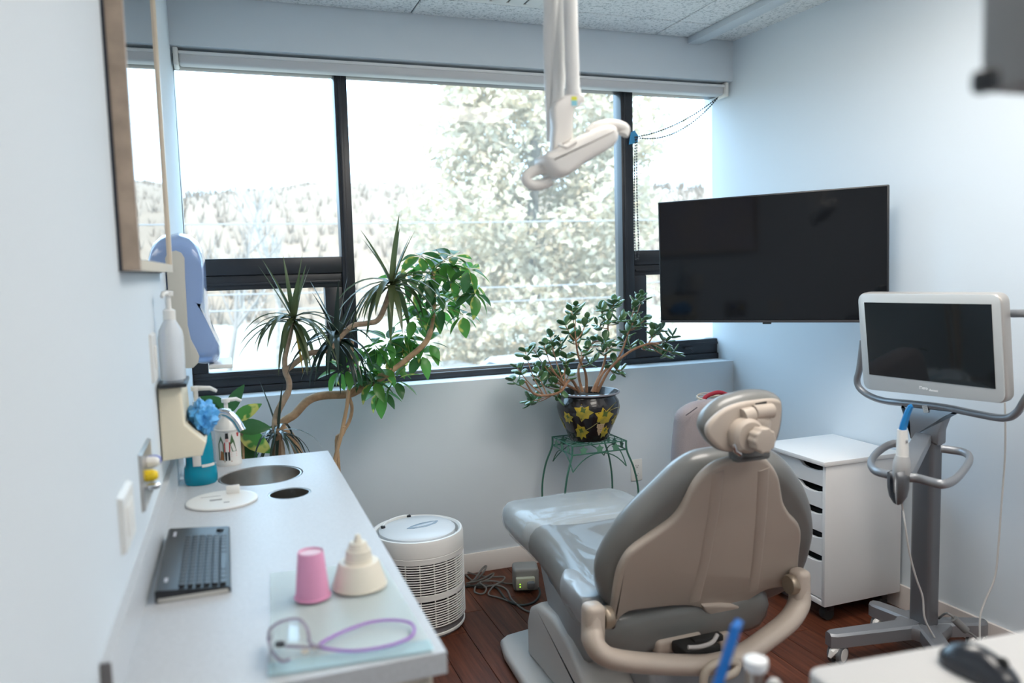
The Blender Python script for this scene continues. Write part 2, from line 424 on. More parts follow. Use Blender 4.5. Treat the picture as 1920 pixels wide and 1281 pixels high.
# far bare woods on the slope: thousands of twigs that nobody could count
wd = MB()
for i in range(4200):
    x = R.uniform(-75, 125); y = 58 + 95 * R.random() ** 1.3; j = (y - 60) / 9
    base = 1 - (1 - max(0, min(1, j / 11))) ** 2
    z = GZ + (17.0 + 2.2 * math.sin(x * .021 + 1) + .035 * (x - 40)) * base - .5
    hgt = R.uniform(1.6, 3.2)
    for k in range(5):
        a = R.uniform(0, 2 * PI); s_ = R.uniform(.25, 1); p = Vector((x, y, z + hgt * .25 * s_)); q = p + Vector((math.cos(a) * hgt * .28, math.sin(a) * hgt * .28, hgt * .75 * R.uniform(.5, 1)))
        n_ = Vector((math.sin(a), -math.cos(a), .2)) * .10
        wd.quad(p - n_, p + n_, q)
tag(obj('bare_woods', wd, M_twig, kind='stuff', recalc=False), 'bare leafless winter woods covering the distant hillside', 'woods')
# bare trees standing nearer the window
def bare_tree_mesh(seed, h):
    r_ = random.Random(seed); t = MB()
    def grow(p, d, L, rad, lvl):
        pts = [p]; q = p.copy(); dd = d.copy()
        for _ in range(4):
            dd = (dd + Vector((r_.uniform(-.18, .18), r_.uniform(-.18, .18), .05))).normalized(); q = q + dd * L / 4; pts.append(q.copy())
        t.tube(pts, [rad * (1 - .16 * k) for k in range(5)], 4 if lvl else 6)
        if lvl < 3:
            for k in range(5 if lvl == 0 else 4):
                f = r_.uniform(.35, 1); pp = pts[min(4, int(f * 4))]
                nd = (dd + Vector((r_.uniform(-1, 1), r_.uniform(-1, 1), r_.uniform(-.1, .7))) * .8).normalized()
                grow(pp, nd, L * r_.uniform(.45, .65), rad * .5, lvl + 1)
    grow(Vector((0, 0, 0)), Vector((0, 0, 1)), h * .55, h * .012, 0)
    return mesh_of(t, None, 60)
M_birch = mat('pale_birch_bark', (.36, .33, .30), .8, var=.2)
bm_ = []
for k in range(4):
    me = bare_tree_mesh(40 + k, 7 + k * .7); me.materials.append(M_birch if k % 2 else mat('grey_bark_%s' % 'ab'[k // 2], (.20, .175, .155), .9)); bm_.append(me)
spots = [(-2.2, 21), (-.6, 19), (.9, 18), (2.6, 24), (-4.5, 30), (1.8, 33), (-1.6, 36), (21.5, 26), (24.5, 31), (28, 36), (20, 36), (31, 30), (0, 44)]
for i, (x, y) in enumerate(spots):
    k = i % 4
    o = link('bare_tree', bm_[k], None, Matrix.Translation((x + (2 if x > 3 else -1), y + 5, GZ - .05)) @ Matrix.Rotation(R.uniform(0, 6.28), 4, 'Z') @ Matrix.Scale(R.uniform(.75, 1.0), 4))
    tag(o, 'leafless pale-barked tree standing across the ground outside' if k % 2 else 'leafless grey-brown tree standing across the ground outside', 'tree', 'pale bare trees outside' if k % 2 else 'grey bare trees outside')
# the large leafy tree outside the middle pane
tree = thing('leafy_tree', 'large pale sunlit leafy tree filling the middle of the window', 'tree', (at(1005, 500, y=22.6).x, 22.6, GZ))
TX, TY = at(1005, 500, y=22.6).x, 22.6
tk = MB(); tk.tube(spl([(TX, TY, GZ - .1), (TX + .1, TY, 0), (TX - .05, TY + .1, 2.2), (TX + .1, TY, 5.6)], 4), .17, 10); obj('trunk', tk, mat('grey_trunk', (.20, .17, .14), .9, bump=.6), tree)
lm = bmesh.new(); clumps = []
for i in range(1900):
    z = R.uniform(-1.6, 7.8); t = (z + 1.6) / 9.4
    rad = 4.25 * (1.0 - .22 * t ** 2.5) * (.90 + .15 * math.sin(z * 2.3 + 1))
    a = R.uniform(0, 2 * PI); rr = rad * math.sqrt(R.uniform(.12, 1)); rr *= 1 + .20 * noise.noise((math.cos(a) * 1.3, math.sin(a) * 1.3, z * .8))
    c = Vector((TX + rr * math.cos(a) + .25 * t, TY + rr * math.sin(a), z))
    if noise.noise(c * .55) < -.27: continue
    clumps.append(c)
for c in clumps:
    for k in range(18):
        p = c + Vector((R.gauss(0, .23), R.gauss(0, .23), R.gauss(0, .2)))
        u = Vector((R.uniform(-1, 1), R.uniform(-1, 1), R.uniform(-1, .3))).normalized(); v = u.cross(Vector((R.uniform(-1, 1), R.uniform(-1, 1), R.uniform(.2, 1)))).normalized(); s_ = R.uniform(.09, .17)
        vs = [lm.verts.new(q) for q in (p - u * s_, p + v * s_ * .55, p + u * s_, p - v * s_ * .55)]; lm.faces.new(vs)
obj('foliage', lm, leafmat('pale_sunlit_leaves', (.50, .425, .315), (.56, .46, .32), .30, .5, 1.2), tree, kind='stuff', recalc=False)
for k in range(9):
    a = k * 2.4; p0 = Vector((TX, TY, .2 + k * .45)); q = p0 + Vector((math.cos(a) * 2.5, math.sin(a) * 2.5, 1.5))
    obj('branch', MB().tube([p0, p0.lerp(q, .5) + Vector((0, 0, .15)), q], [.06, .04, .02], 6), bpy.data.materials['grey_trunk'], tree)
# overhead wires
M_wire = mat('grey_wire', (.22, .20, .19), .6)
wl = [((-25, 34, 7.0), (70, 34, 12.2), 'uppermost'), ((-25, 34, 6.4), (70, 34, 11.3), 'second highest'), ((-25, 34, 5.9), (70, 34, 10.5), 'third highest'),
      ((-20, 13, 2.5), (40, 13, 3.3), 'fourth highest'), ((-20, 13, 1.6), (40, 13, 1.85), 'second lowest'), ((-20, 13, 1.35), (40, 13, 1.6), 'lowest')]
for a, b_, nm in wl:
    a, b_ = Vector(a), Vector(b_)
    o = obj('overhead_wire', MB().tube([a.lerp(b_, k / 20) - Vector((0, 0, 1.2 * 4 * (k / 20) * (1 - k / 20) * .5)) for k in range(21)], .013, 5), M_wire)
    tag(o, nm + ' grey overhead wire crossing the view outside the window', 'wire', 'overhead wires')
# parked cars just under the sill line
def car(x, y, rz, col, lab):
    L, W = 4.4, 1.78
    root = thing('parked_car', lab, 'car', (x, y, GZ)); Mw = Matrix.Translation((x, y, GZ)) @ Matrix.Rotation(rz, 4, 'Z')
    pm_ = mat('car_paint', col, .25, .1, coat=.8)
    side = [(-2.15, .32), (-2.2, .62), (-2.05, .88), (-1.15, .95), (-.75, .99), (-.1, 1.42), (.9, 1.45), (1.65, 1.05), (2.1, .98), (2.2, .6), (2.15, .32)]
    def section(pts, w0, w1): return pts
    b = MB(); rows = []
    for yy, sc_ in ((-.5, .0), (-.49, .02), (-.46, .05), (0, .06), (.46, .05), (.49, .02), (.5, .0)):
        row = []
        for px_, pz_ in side:
            k = max(0, (pz_ - .95)) / .5
            row.append(Mw @ Vector((px_, yy * W * (1 - .22 * k), pz_ + (sc_ * .5 if pz_ > .6 else 0))))
        rows.append(row)
    b.loft(rows); obj('car_body', b, pm_, root, angle=30)
    gm = mat('car_glass', (.02, .025, .03), .05)
    for nm, p in (('windscreen', [(-.72, 1.03), (-.14, 1.40)]), ('rear_window', [(1.0, 1.41), (1.58, 1.10)])):
        (xa, za), (xb, zb) = p; g_ = MB(); o_ = .025 if nm == 'windscreen' else .02
        dx = -o_ if nm == 'windscreen' else o_
        g_.loft([[Mw @ Vector((xa + dx, s * .72, za + .035)) for s in (-1, -.3, .3, 1)], [Mw @ Vector((xb + dx, s * .64, zb + .035)) for s in (-1, -.3, .3, 1)]], closed_ring=False); obj(nm, g_, gm, root)
    for s in (-1, 1):
        g_ = MB(); g_.quad(*[Mw @ Vector((px_, s * (W * .5 * (1 - .22 * max(0, pz_ - .95) / .5) + .006), pz_)) for px_, pz_ in ((-.6, 1.02), (-.05, 1.36), (.85, 1.38), (1.45, 1.05))]); obj('side_window', g_, gm, root)
        l_ = MB(); l_.box((0, 0, 0), (.08, .3, .14), None, .02); l_.bm.transform(Mw @ Matrix.Translation((2.15, s * .68, .82))); obj('tail_light', l_, mat('red_lamp', (.5, .02, .02), .2), root)
        for xx in (-1.35, 1.35):
            obj('wheel', MB().lathe([(.0, .02), (.2, .03), (.24, .0), (.32, .02), (.32, .2), (.0, .2)], Mw @ Matrix.Translation((xx, s * .88 - (.0 if s < 0 else .0), .32)) @ Matrix.Rotation(PI / 2 * s, 4, 'X'), 20), M_rubber, root)
car(4.2, 15.6, 1.75, (.16, .17, .19), 'dark grey car parked outside below the window, left of the white car')
car(6.3, 16.0, 1.7, (.75, .76, .78), 'white car parked outside below the tree, right of the dark car')

# ================================================================ COUNTER ALONG THE LEFT WALL
CZ = .86; CY0, CY1, CXR = 1.126, 2.61, .286; CT = .034
M_quartz = mat('pale_grey_laminate', (.52, .535, .555), .34, spec=.3, var=.05, vscale=160)
M_cab = mat('beige_cabinet', (.58, .52, .44), .5)
def cpt(px, py, dz=0): return at(px, py, z=CZ + dz)
cw = thing('base_cabinet', 'beige base cabinet carrying the grey counter along the left wall', 'cabinet', (.05, 1.9, 0))
obj('body', MB().span((xl(2.6) + .002, CY0 + .03, .09), (CXR - .035, CY1 - .02, .55), .003), M_cab, cw)
obj('rear_panel', MB().span((xl(2.6) + .002, CY0 + .03, .55), (xl(2.6) + .028, CY1 - .02, CZ - CT - .001), .002), M_cab, cw)
for y0, y1 in ((CY0 + .03, CY0 + .055), (CY1 - .045, CY1 - .02)): obj('end_panel', MB().span((xl(2.6) + .028, y0, .55), (CXR - .035, y1, CZ - CT - .001), .002), M_cab, cw)
obj('toe_kick', MB().span((xl(2.6) + .002, CY0 + .05, 0), (CXR - .10, CY1 - .04, .09)), M_rubber, cw)
for k in range(3):
    ya = CY0 + .035 + k * .475
    d_ = obj('door', MB().span((CXR - .035, ya, .10), (CXR - .015, ya + .465, CZ - CT - .02), .003), M_cab, cw)
    obj('handle', MB().tube([(CXR - .012, ya + .40, .66), (CXR + .012, ya + .40, .66), (CXR + .012, ya + .40, .76), (CXR - .012, ya + .40, .76)], .004, 6), M_steel, d_)
SX, SY, SR = .066, 2.372, .119; HX, HY, HR = .129, 2.140, .056
wt = thing('countertop', 'pale grey speckled countertop with a round sink hole, on the left wall', 'countertop', (.05, 1.87, CZ - CT))
# the slab with two round openings, cut by bridging circles to the outline
def slab_with_holes():
    bm = bmesh.new(); xa, xb, ya, yb = xl(1.9) + .0, CXR, CY0, CY1
    ymid = [ya, HY - .095, (HY + .095 + SY - .135) / 2 if False else 2.232, yb]
    for z in (CZ - CT, CZ):
        bm2 = []
        def grid_hole(x0, x1, y0, y1, cx_, cy_, r_):
            n = 48; C = [bm.verts.new((cx_ + r_ * math.cos(2 * PI * k / n), cy_ + r_ * math.sin(2 * PI * k / n), z)) for k in range(n)]; O = []
            for k in range(n):
                a = 2 * PI * k / n; dx, dy = math.cos(a), math.sin(a)
                ts = [((x1 - cx_) / dx) if dx > 1e-6 else ((x0 - cx_) / dx) if dx < -1e-6 else 9e9, ((y1 - cy_) / dy) if dy > 1e-6 else ((y0 - cy_) / dy) if dy < -1e-6 else 9e9]
                t = min(ts); O.append(bm.verts.new((cx_ + dx * t, cy_ + dy * t, z)))
            for k in range(n): bm.faces.new((C[k], C[(k + 1) % n], O[(k + 1) % n], O[k]))
            for (qx, qy) in ((x0, y0), (x1, y0), (x1, y1), (x0, y1)):
                o_ = sorted(O, key=lambda v: (v.co.x - qx) ** 2 + (v.co.y - qy) ** 2)
                A = min([v for v in O if abs(v.co.x - qx) < 1e-5], key=lambda v: abs(v.co.y - qy), default=None); B = min([v for v in O if abs(v.co.y - qy) < 1e-5], key=lambda v: abs(v.co.x - qx), default=None)
                if A and B and A is not B: bm.faces.new((bm.verts.new((qx, qy, z)), A, B))
        bm.faces.new([bm.verts.new(p) for p in ((xa, ya, z), (xb, ya, z), (xb, 2.05, z), (xa, 2.05, z))])
        grid_hole(xa, xb, 2.05, 2.226, HX, HY, HR); grid_hole(xa, xb, 2.226, yb, SX, SY, SR)
    for (a, b_) in (((xa, ya), (xb, ya)), ((xb, ya), (xb, yb)), ((xb, yb), (xa, yb)), ((xa, yb), (xa, ya))):
        bm.faces.new([bm.verts.new((*p, z)) for p, z in ((a, CZ - CT), (b_, CZ - CT), (b_, CZ), (a, CZ))])
    for cx_, cy_, r_ in ((SX, SY, SR), (HX, HY, HR)):
        n = 48
        for k in range(n):
            p = [(cx_ + r_ * math.cos(2 * PI * q / n), cy_ + r_ * math.sin(2 * PI * q / n)) for q in (k, k + 1)]
            bm.faces.new([bm.verts.new((*q, z)) for q, z in ((p[0], CZ), (p[1], CZ), (p[1], CZ - CT), (p[0], CZ - CT))])
    bmesh.ops.remove_doubles(bm, verts=bm.verts, dist=1e-5)
    for v in bm.verts:
        if abs(v.co.x - xa) < 1e-5: v.co.x = xl(v.co.y) + .0008
    return bm
obj('worktop', slab_with_holes(), M_quartz, wt)
bs = MB(); yy0, yy1 = CY0, CY1
obj('backsplash', MB().loft([[(xl(yy0) , yy0, CZ), (xl(yy0) + .0145, yy0, CZ), (xl(yy0) + .0145, yy0, CZ + .072), (xl(yy0) + .012, yy0, CZ + .077), (xl(yy0), yy0, CZ + .077)],
    [(xl(yy1), yy1, CZ), (xl(yy1) + .0145, yy1, CZ), (xl(yy1) + .0145, yy1, CZ + .072), (xl(yy1) + .012, yy1, CZ + .077), (xl(yy1), yy1, CZ + .077)]]), M_quartz, wt)
obj('end_cap', MB().span((xl(yy0), yy0 - .003, CZ), (xl(yy0) + .0145, yy0 - .0004, CZ + .076), .001), mat('dark_end_cap', (.16, .15, .15), .5), wt)
sink = thing('sink', 'round stainless steel basin sunk in the far end of the countertop', 'sink', (SX, SY, CZ - .2))
obj('basin', MB().lathe([(SR + .008, CZ - CT - .001), (SR - .003, CZ - CT - .003), (SR - .006, CZ - .012), (SR - .0045, CZ - .0015), (SR - .008, CZ - .001), (SR - .010, CZ - .02), (SR - .016, CZ - .11), (SR - .05, CZ - .15), (.022, CZ - .158), (0, CZ - .158)], Matrix.Translation((SX, SY, 0)), 48), M_steel, sink)
obj('drain', MB().lathe([(.021, 0), (.021, .003), (.014, .003), (.012, -.001), (0, -.001)], Matrix.Translation((SX, SY, CZ - .157)), 20), M_chrome, sink)
chute = thing('waste_chute', 'small round steel-lined hole in the counter beside the sink', 'chute', (HX, HY, CZ - .2))
obj('liner', MB().lathe([(HR - .0005, CZ - CT - .002), (HR - .002, CZ - .001), (HR - .005, CZ - .001), (HR - .006, CZ - .15), (0, CZ - .15)], Matrix.Translation((HX, HY, 0)), 40), M_steel, chute)
# ---- faucet
fx, fy = -.085, 2.44
fa = thing('faucet', 'chrome curved sink faucet behind the blue soap bottle', 'faucet', (fx, fy, CZ))
obj('spout_base', MB().lathe([(.028, 0), (.028, .006), (.018, .012), (.016, .05), (0, .05)], Matrix.Translation((fx, fy, CZ)), 20), M_chrome, fa)
e0 = at(398, 780, y=2.43); e1 = at(420, 774, y=2.425); e2 = at(440, 786, y=2.42); e3 = at(454, 808, y=2.41)
obj('spout', MB().tube(spl([(fx, fy, CZ + .04), (fx, fy, CZ + .12), e0 + Vector((-.012, 0, -.02)), e0, e1, e2, e3], 6), [.013] * 19 + [.0125] * 18, 14), M_chrome, fa)
obj('lever', MB().tube([(fx, fy + .0, CZ + .06), (fx + .01, fy + .04, CZ + .075), (fx + .02, fy + .07, CZ + .09)], [.008, .006, .005], 8), M_chrome, fa)
# ---- pump bottles
def pump_bottle(name, lab, base, h, r, prof, M_body, M_pump, tip, ph, sc=(1, 1), collar=.018):
    t = thing(name, lab, 'bottle', base); T = Matrix.Translation(base) @ Matrix.Diagonal((sc[0], sc[1], 1, 1)); T0 = Matrix.Translation(base)
    b = obj('body', MB().lathe([(r * a, h * z) for a, z in prof], T, 32), M_body, t)
    obj('collar', MB().lathe([(collar, h - .004), (collar, h + .022), (collar * .5, h + .026), (0, h + .026)], T0, 20), M_pump, t)
    s = MB().lathe([(.006, h + .02), (.006, h + ph), (.012, h + ph), (.013, h + ph + .012), (0, h + ph + .014)], T0, 14)
    d = Vector(tip).normalized(); p = Vector(base) + Vector((0, 0, h + ph + .007)); L = Vector(tip).length
    s.tube([p, p + d * L * .7, p + d * L + Vector((0, 0, -.008))], [.007, .006, .0045], 10); obj('pump', s, M_pump, t)
    return t, b
bp = cpt(377, 912); BB = Vector((bp.x, bp.y + .042, CZ))
M_blue_liq = mat('blue_soap', (.0, .42, .60), .12, trans=.5, ior=1.33, coat=.3)
t, b_ = pump_bottle('soap_bottle', 'large clear blue liquid soap bottle with white pump beside the sink', BB, .178, .044,
    [(0, 0), (.92, 0), (1, .03), (1.02, .12), (.98, .26), (.88, .30), (.86, .36), (.84, .62), (.74, .86), (.42, .98), (.40, 1.0), (0, 1.0)], M_blue_liq, M_white, (.055, -.03, 0), .085, (1.0, .92))
for ang, z0, z1, m_ in ((-1.0, .052, .060, M_white), (-1.75, .055, .11, M_white)):
    q = MB(); n = 8; hw = .45 if m_ is M_white and z1 < .07 else .28
    rows = [[BB + Vector(((.0395 if z0 > .0521 else .0445) * math.cos(ang + hw * (2 * k / n - 1)), (.0395 if z0 > .0521 else .0445) * .93 * math.sin(ang + hw * (2 * k / n - 1)), z)) for k in range(n + 1)] for z in (z0, z1)]
    q.loft(rows, closed_ring=False); obj('sticker', q, m_, t)
NB = Vector((-.020, 2.562, CZ))
M_ceramic = mat('printed_white_bottle', (.74, .72, .68), .3, coat=.3)
t, b_ = pump_bottle('printed_soap_bottle', 'white pump bottle printed with a toy soldier and fir trees by the sink', NB, .148, .037,
    [(0, 0), (1.02, 0), (1.05, .03), (1.02, .08), (.99, .10), (.99, .72), (1.05, .73), (1.05, .76), (.96, .77), (.84, .88), (.45, .97), (.42, 1), (0, 1)], M_ceramic, M_white, (.045, .012, 0), .045, (1, 1), .014)
def wrap(poly, c, r_, ang0, m_, par, name='print'):
    """flat print following the round bottle: outline in metres along the girth and height"""
    q = MB(); q.bm.faces.new([q.bm.verts.new((c.x + (r_ + .0006) * math.cos(ang0 + u / r_), c.y + (r_ + .0006) * math.sin(ang0 + u / r_), c.z + v)) for u, v in poly]); return obj(name, q, m_, par)
cr = dict(g=mat('print_green', (.06, .13, .05), .4), r=mat('print_red', (.45, .04, .04), .4), k=mat('print_black', (.02, .02, .02), .4), o=mat('print_brown', (.35, .14, .05), .4), p=mat('print_pink', (.75, .45, .42), .4))
A0 = -1.75
for pl_, k in (([(-.03, .02), (-.012, .018), (-.012, .07), (-.02, .095), (-.03, .07)], 'g'), ([(.012, .045), (.026, .045), (.020, .075), (.012, .10), (.006, .07)], 'g'),
               ([(-.011, .045), (.006, .045), (.007, .075), (-.011, .075)], 'r'), ([(-.009, .018), (-.004, .018), (-.003, .045), (-.010, .045)], 'k'), ([(.0, .018), (.005, .018), (.005, .045), (-.001, .045)], 'k'),
               ([(-.006, .076), (.002, .076), (.002, .086), (-.006, .086)], 'p'), ([(-.007, .086), (.003, .086), (.002, .103), (-.006, .103)], 'k'), ([(-.012, .010), (.010, .010), (.010, .017), (-.012, .017)], 'o'), ([(-.026, .02), (-.013, .02), (-.014, .045), (-.022, .05)], 'o'),
               ([(.008, .030), (.027, .030), (.027, .032), (.008, .032)], 'p'), ([(.008, .036), (.027, .036), (.027, .038), (.008, .038)], 'p'), ([(.008, .042), (.027, .042), (.027, .044), (.008, .044)], 'p'), ([(.030, .09), (.036, .088), (.040, .103), (.028, .101)], 'r')):
    wrap(pl_, NB, .0366, A0 + .15, cr[k], t)
# ---- round white lid lying on the counter
dc = (cpt(350, 945) + cpt(483, 936)) / 2
ld = thing('round_lid', 'flat round white lid with a small tab lying beside the sink', 'lid', (dc.x, dc.y, CZ))
rd = (cpt(350, 945) - cpt(483, 936)).length / 2
obj('disc', MB().lathe([(rd * .97, 0), (rd, .002), (rd, .005), (rd * .97, .0065), (rd * .9, .0058), (0, .0058)], Matrix.Translation((dc.x, dc.y, CZ)), 48), M_white, ld)
hp = cpt(430, 930)
obj('tab', MB().box((hp.x + .01, hp.y, CZ + .017), (.034, .006, .022), None, .002), M_white, ld)
M_ink = mat('grey_ink', (.25, .24, .24), .6)
for px, py, w_, d_ in ((405, 942, .030, .010), (425, 946, .014, .006), (395, 936, .05, .003)):
    q = cpt(px, py); obj('print', MB().box((q.x, q.y, CZ + .0061), (w_, d_, .0004)), M_ink, ld)
# ---- keyboard turned sideways
kx0, kx1, ky0, ky1 = -.150, -.022, 1.50, 1.872
kb = thing('keyboard', 'slim black computer keyboard lying sideways along the left wall', 'keyboard', (-.085, 1.69, CZ))
tilt = MB()
obj('case', MB().loft([[(kx0, y, CZ + .002), (kx1, y, CZ + .002), (kx1, y, CZ + .010), (kx1 - .004, y, CZ + .013), (kx0 + .004, y, CZ + .024), (kx0, y, CZ + .021)] for y in (ky0, ky1)]), M_black, kb)
obj('base_plate', MB().span((kx0 + .004, ky0 - .0015, CZ), (kx1 - .004, ky1 - .004, CZ + .009), .002), mat('grey_base_plate', (.55, .54, .50), .4), kb)
kz = lambda x: CZ + .013 + (kx1 - .004 - x) / (kx1 - kx0 - .008) * .011
M_key = mat('black_keycap', (.03, .034, .04), .38)
rot = Euler((0, math.atan2(.011, .120), 0)).to_matrix()
rows_ = 6; rx0, rx1 = kx0 + .038, kx1 - .006; pr = (rx1 - rx0) / rows_
kmesh = {}
for i in range(rows_):
    x = rx1 - pr * (i + .5); y = ky0 + .008; ws = [1.0] * 16
    if i == 0: ws = [1.2, 1.2, 1.2, 5.2, 1.2, 1.2, 1, 1, 1, 1]
    tot = sum(ws); u = (ky1 - ky0 - .075) / tot
    for wd_ in ws:
        key = (round(wd_ * u, 4), i == 5)
        if key not in kmesh: kmesh[key] = mesh_of(MB().box((0, 0, 0), (pr - .0028, wd_ * u - .0026, .006), None, .0012, 1), M_key)
        link('key', kmesh[key], kb, Matrix.Translation((x, y + wd_ * u / 2, kz(x) + .002)) @ rot.to_4x4()); y += wd_ * u
for y, w_ in ((ky1 - .045, .03), (ky0 + .05, .02)): obj('badge', MB().box((kx0 + .016, y, kz(kx0 + .016) + .0004), (.006, w_, .0012), rot), mat('silver_print', (.5, .5, .55), .3), kb)
obj('button', MB().lathe([(.008, 0), (.008, .003), (.006, .004), (0, .004)], Matrix.Translation((kx1 - .02, ky1 - .03, kz(kx1 - .02))), 14), M_key, kb)
# ---- dental bib with a pink cup, a stack of cups and safety glasses
M_bib = mat('mint_paper', (.88, .97, .97), .32, bump=.15, bscale=400)
bA, bB, bC, bD = cpt(500, 1232), cpt(522, 1285), cpt(810, 1200), cpt(700, 1085)
bib = thing('paper_bib', 'pale mint paper bib spread on the near end of the countertop', 'bib', (.15, 1.3, CZ))
rowsb = []
p00, p10, p11, p01 = Vector((.030, 1.165, 0)), Vector((.270, 1.142, 0)), Vector((.262, 1.545, 0)), Vector((.050, 1.565, 0))
N_ = 12
def sheet(c, z, wob, thick):
    up = [[(c[0].lerp(c[1], i / N_)).lerp(c[3].lerp(c[2], i / N_), j / N_) for i in range(N_ + 1)] for j in range(N_ + 1)]
    q = MB(); rows = []
    for r_ in up: rows.append([Vector((p.x, p.y, CZ + z + wob * (noise.noise((p.x * 16, p.y * 16, z * 900)) + 1) * .5)) for p in r_])
    q.loft(rows, closed_ring=False); bmesh.ops.solidify(q.bm, geom=q.bm.faces[:], thickness=-thick); return q
obj('sheet', sheet((p00, p10, p11, p01), .0012, .0012, .0008), M_bib, bib)
obj('folded_edge', sheet((Vector((.026, 1.150, 0)), Vector((.268, 1.132, 0)), Vector((.270, 1.168, 0)), Vector((.028, 1.188, 0))), .0034, .0014, .0008), mat('mint_paper_edge', (.70, .91, .96), .32, bump=.15, bscale=400), bib)
bz = CZ + .0052
c0 = (at(553, 1130, z=bz) + at(622, 1118, z=bz)) / 2; c0.y += .012
cup = thing('paper_cup', 'pink paper cup standing upside down on the mint bib', 'cup', (c0.x, c0.y, bz))
M_pink = mat('pink_paper', (.75, .33, .52), .55)
obj('wall', MB().lathe([(.030, .003), (.0225, .082), (.0215, .084), (.0205, .082), (.0285, .004)], Matrix.Translation(c0), 36), M_pink, cup)
obj('rim', MB().lathe([(.0305 + .0022 * math.cos(a), .0022 + .0022 * math.sin(a)) for a in [2 * PI * k / 8 for k in range(9)]], Matrix.Translation(c0), 36), M_pink, cup)
obj('bottom', MB().lathe([(.0212, .0805), (0, .0805)], Matrix.Translation(c0), 36), mat('pale_pink_paper', (.80, .62, .72), .6), cup)
s0 = (at(627, 1110, z=bz) + at(728, 1098, z=bz)) / 2; s0.y += .02
M_ivory = mat('ivory_plastic', (.78, .73, .62), .4)
st = thing('tiered_cup_stack', 'cream stack of upturned cups in falling sizes beside the pink cup', 'cup stack', (s0.x, s0.y, bz))
zc = 0
for r0, r1, h_ in ((.049, .037, .046), (.0245, .0225, .023), (.0175, .0160, .013), (.0062, .0050, .014)):
    obj('tier', MB().lathe([(r0 + .0015, zc), (r0 + .0015, zc + .003), (r0, zc + .004), (r1, zc + h_ - .002), (r1 - .002, zc + h_), (0, zc + h_)], Matrix.Translation(s0), 32), M_ivory, st); zc += h_
# safety glasses
gz = bz + .001
def gp(px, py, dz=.004): return at(px, py, z=gz + dz) 
gl = thing('safety_glasses', 'clear safety glasses with a purple neck cord lying on the mint bib', 'glasses', gp(545, 1200))
M_lens = glassmat('clear_lens', .06, (.96, .98, .98)); M_purp = mat('purple_cord', (.38, .14, .58), .5); M_pf = mat('clear_purple_frame', (.42, .34, .48), .2, trans=.3)
for pts, r_ in (([(503, 1200, .004), (507, 1180, .03), (530, 1165, .04), (560, 1162, .042), (576, 1180, .038), (580, 1205, .02)], .0022), ([(503, 1200, .004), (512, 1225, .006), (528, 1240, .006), (545, 1236, .008)], .0022)):
    obj('frame', MB().tube(spl([gp(*p) for p in pts], 5), r_, 8), M_pf, gl)
lens = MB(); lens.loft([[gp(px, py + dy, dz) for px, py, dz in [(505, 1195, .006), (512, 1178, .03), (535, 1166, .038), (560, 1165, .038), (577, 1190, .024)]] for dy in (0, 38)], closed_ring=False); obj('lens', lens, M_lens, gl)
obj('nose_pad', MB().box(gp(525, 1208, .008), (.016, .010, .010), Euler((0, .3, .5)).to_matrix(), .004), M_black, gl)
obj('temple', MB().tube([gp(535, 1212, .008), gp(560, 1213, .006), gp(590, 1214, .004), gp(604, 1215, .004)], .0024, 8), M_pf, gl)
obj('temple', MB().tube([gp(578, 1200, .02), gp(585, 1210, .010), gp(598, 1213, .006)], .0024, 8), M_pf, gl)
for px, py in ((572, 1222), (592, 1214)): obj('cord_clip', MB().box(gp(px, py), (.012, .008, .007), None, .003), mat('clear_cream_clip', (.75, .68, .58), .3), gl)
obj('neck_cord', MB().tube(spl([gp(*p) for p in [(597, 1213), (620, 1218), (660, 1221), (700, 1217), (740, 1208), (768, 1196), (777, 1182), (768, 1168), (735, 1163), (695, 1167), (650, 1182), (618, 1197), (600, 1208)]], 6), .0022, 8), M_purp, gl)

# ================================================================ ON THE LEFT WALL
# ---- framed picture under glass
fy0, fy1, fz0, fz1 = 1.584, 2.385, 1.455, 2.36; ft = .035
pic = thing('framed_picture', 'large picture in a pale wooden frame hanging on the left wall', 'picture', (xl(2), 2.0, fz0))
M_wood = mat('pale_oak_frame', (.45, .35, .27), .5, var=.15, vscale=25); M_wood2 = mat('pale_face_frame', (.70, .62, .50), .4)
def xf(y): return xl(y) + ft
obj('backing', MB().loft([[(xl(y) , y, fz0 - .002), (xl(y) + .006, y, fz0 - .002), (xl(y) + .006, y, fz1), (xl(y), y, fz1)] for y in (fy0 - .003, fy1)]), mat('dark_backing', (.03, .035, .05), .7), pic)
def fbar(ya, yb, za, zb, m_): return obj('frame_side', MB().loft([[(xl(y) + .006, y, za), (xf(y), y, za), (xf(y), y, zb), (xl(y) + .006, y, zb)] for y in (ya, yb)]), m_, pic)
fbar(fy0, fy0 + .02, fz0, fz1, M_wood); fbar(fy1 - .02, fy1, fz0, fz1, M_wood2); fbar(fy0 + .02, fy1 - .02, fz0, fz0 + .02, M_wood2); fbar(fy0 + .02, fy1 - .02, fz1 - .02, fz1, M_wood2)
art = MB(); art.quad(*[(xl(y) + .020, y, z) for y, z in ((fy0 + .02, fz0 + .02), (fy1 - .02, fz0 + .02), (fy1 - .02, fz1 - .02), (fy0 + .02, fz1 - .02))])
obj('print', art, mat('pastel_print', (.62, .58, .66), .6, col2=(.75, .66, .62), vscale=5), pic)
pg = MB(); pg.quad(*[(xl(y) + .029, y, z) for y, z in ((fy0 + .02, fz0 + .02), (fy1 - .02, fz0 + .02), (fy1 - .02, fz1 - .02), (fy0 + .02, fz1 - .02))])
obj('glass', pg, glassmat('picture_glass', .0), pic)
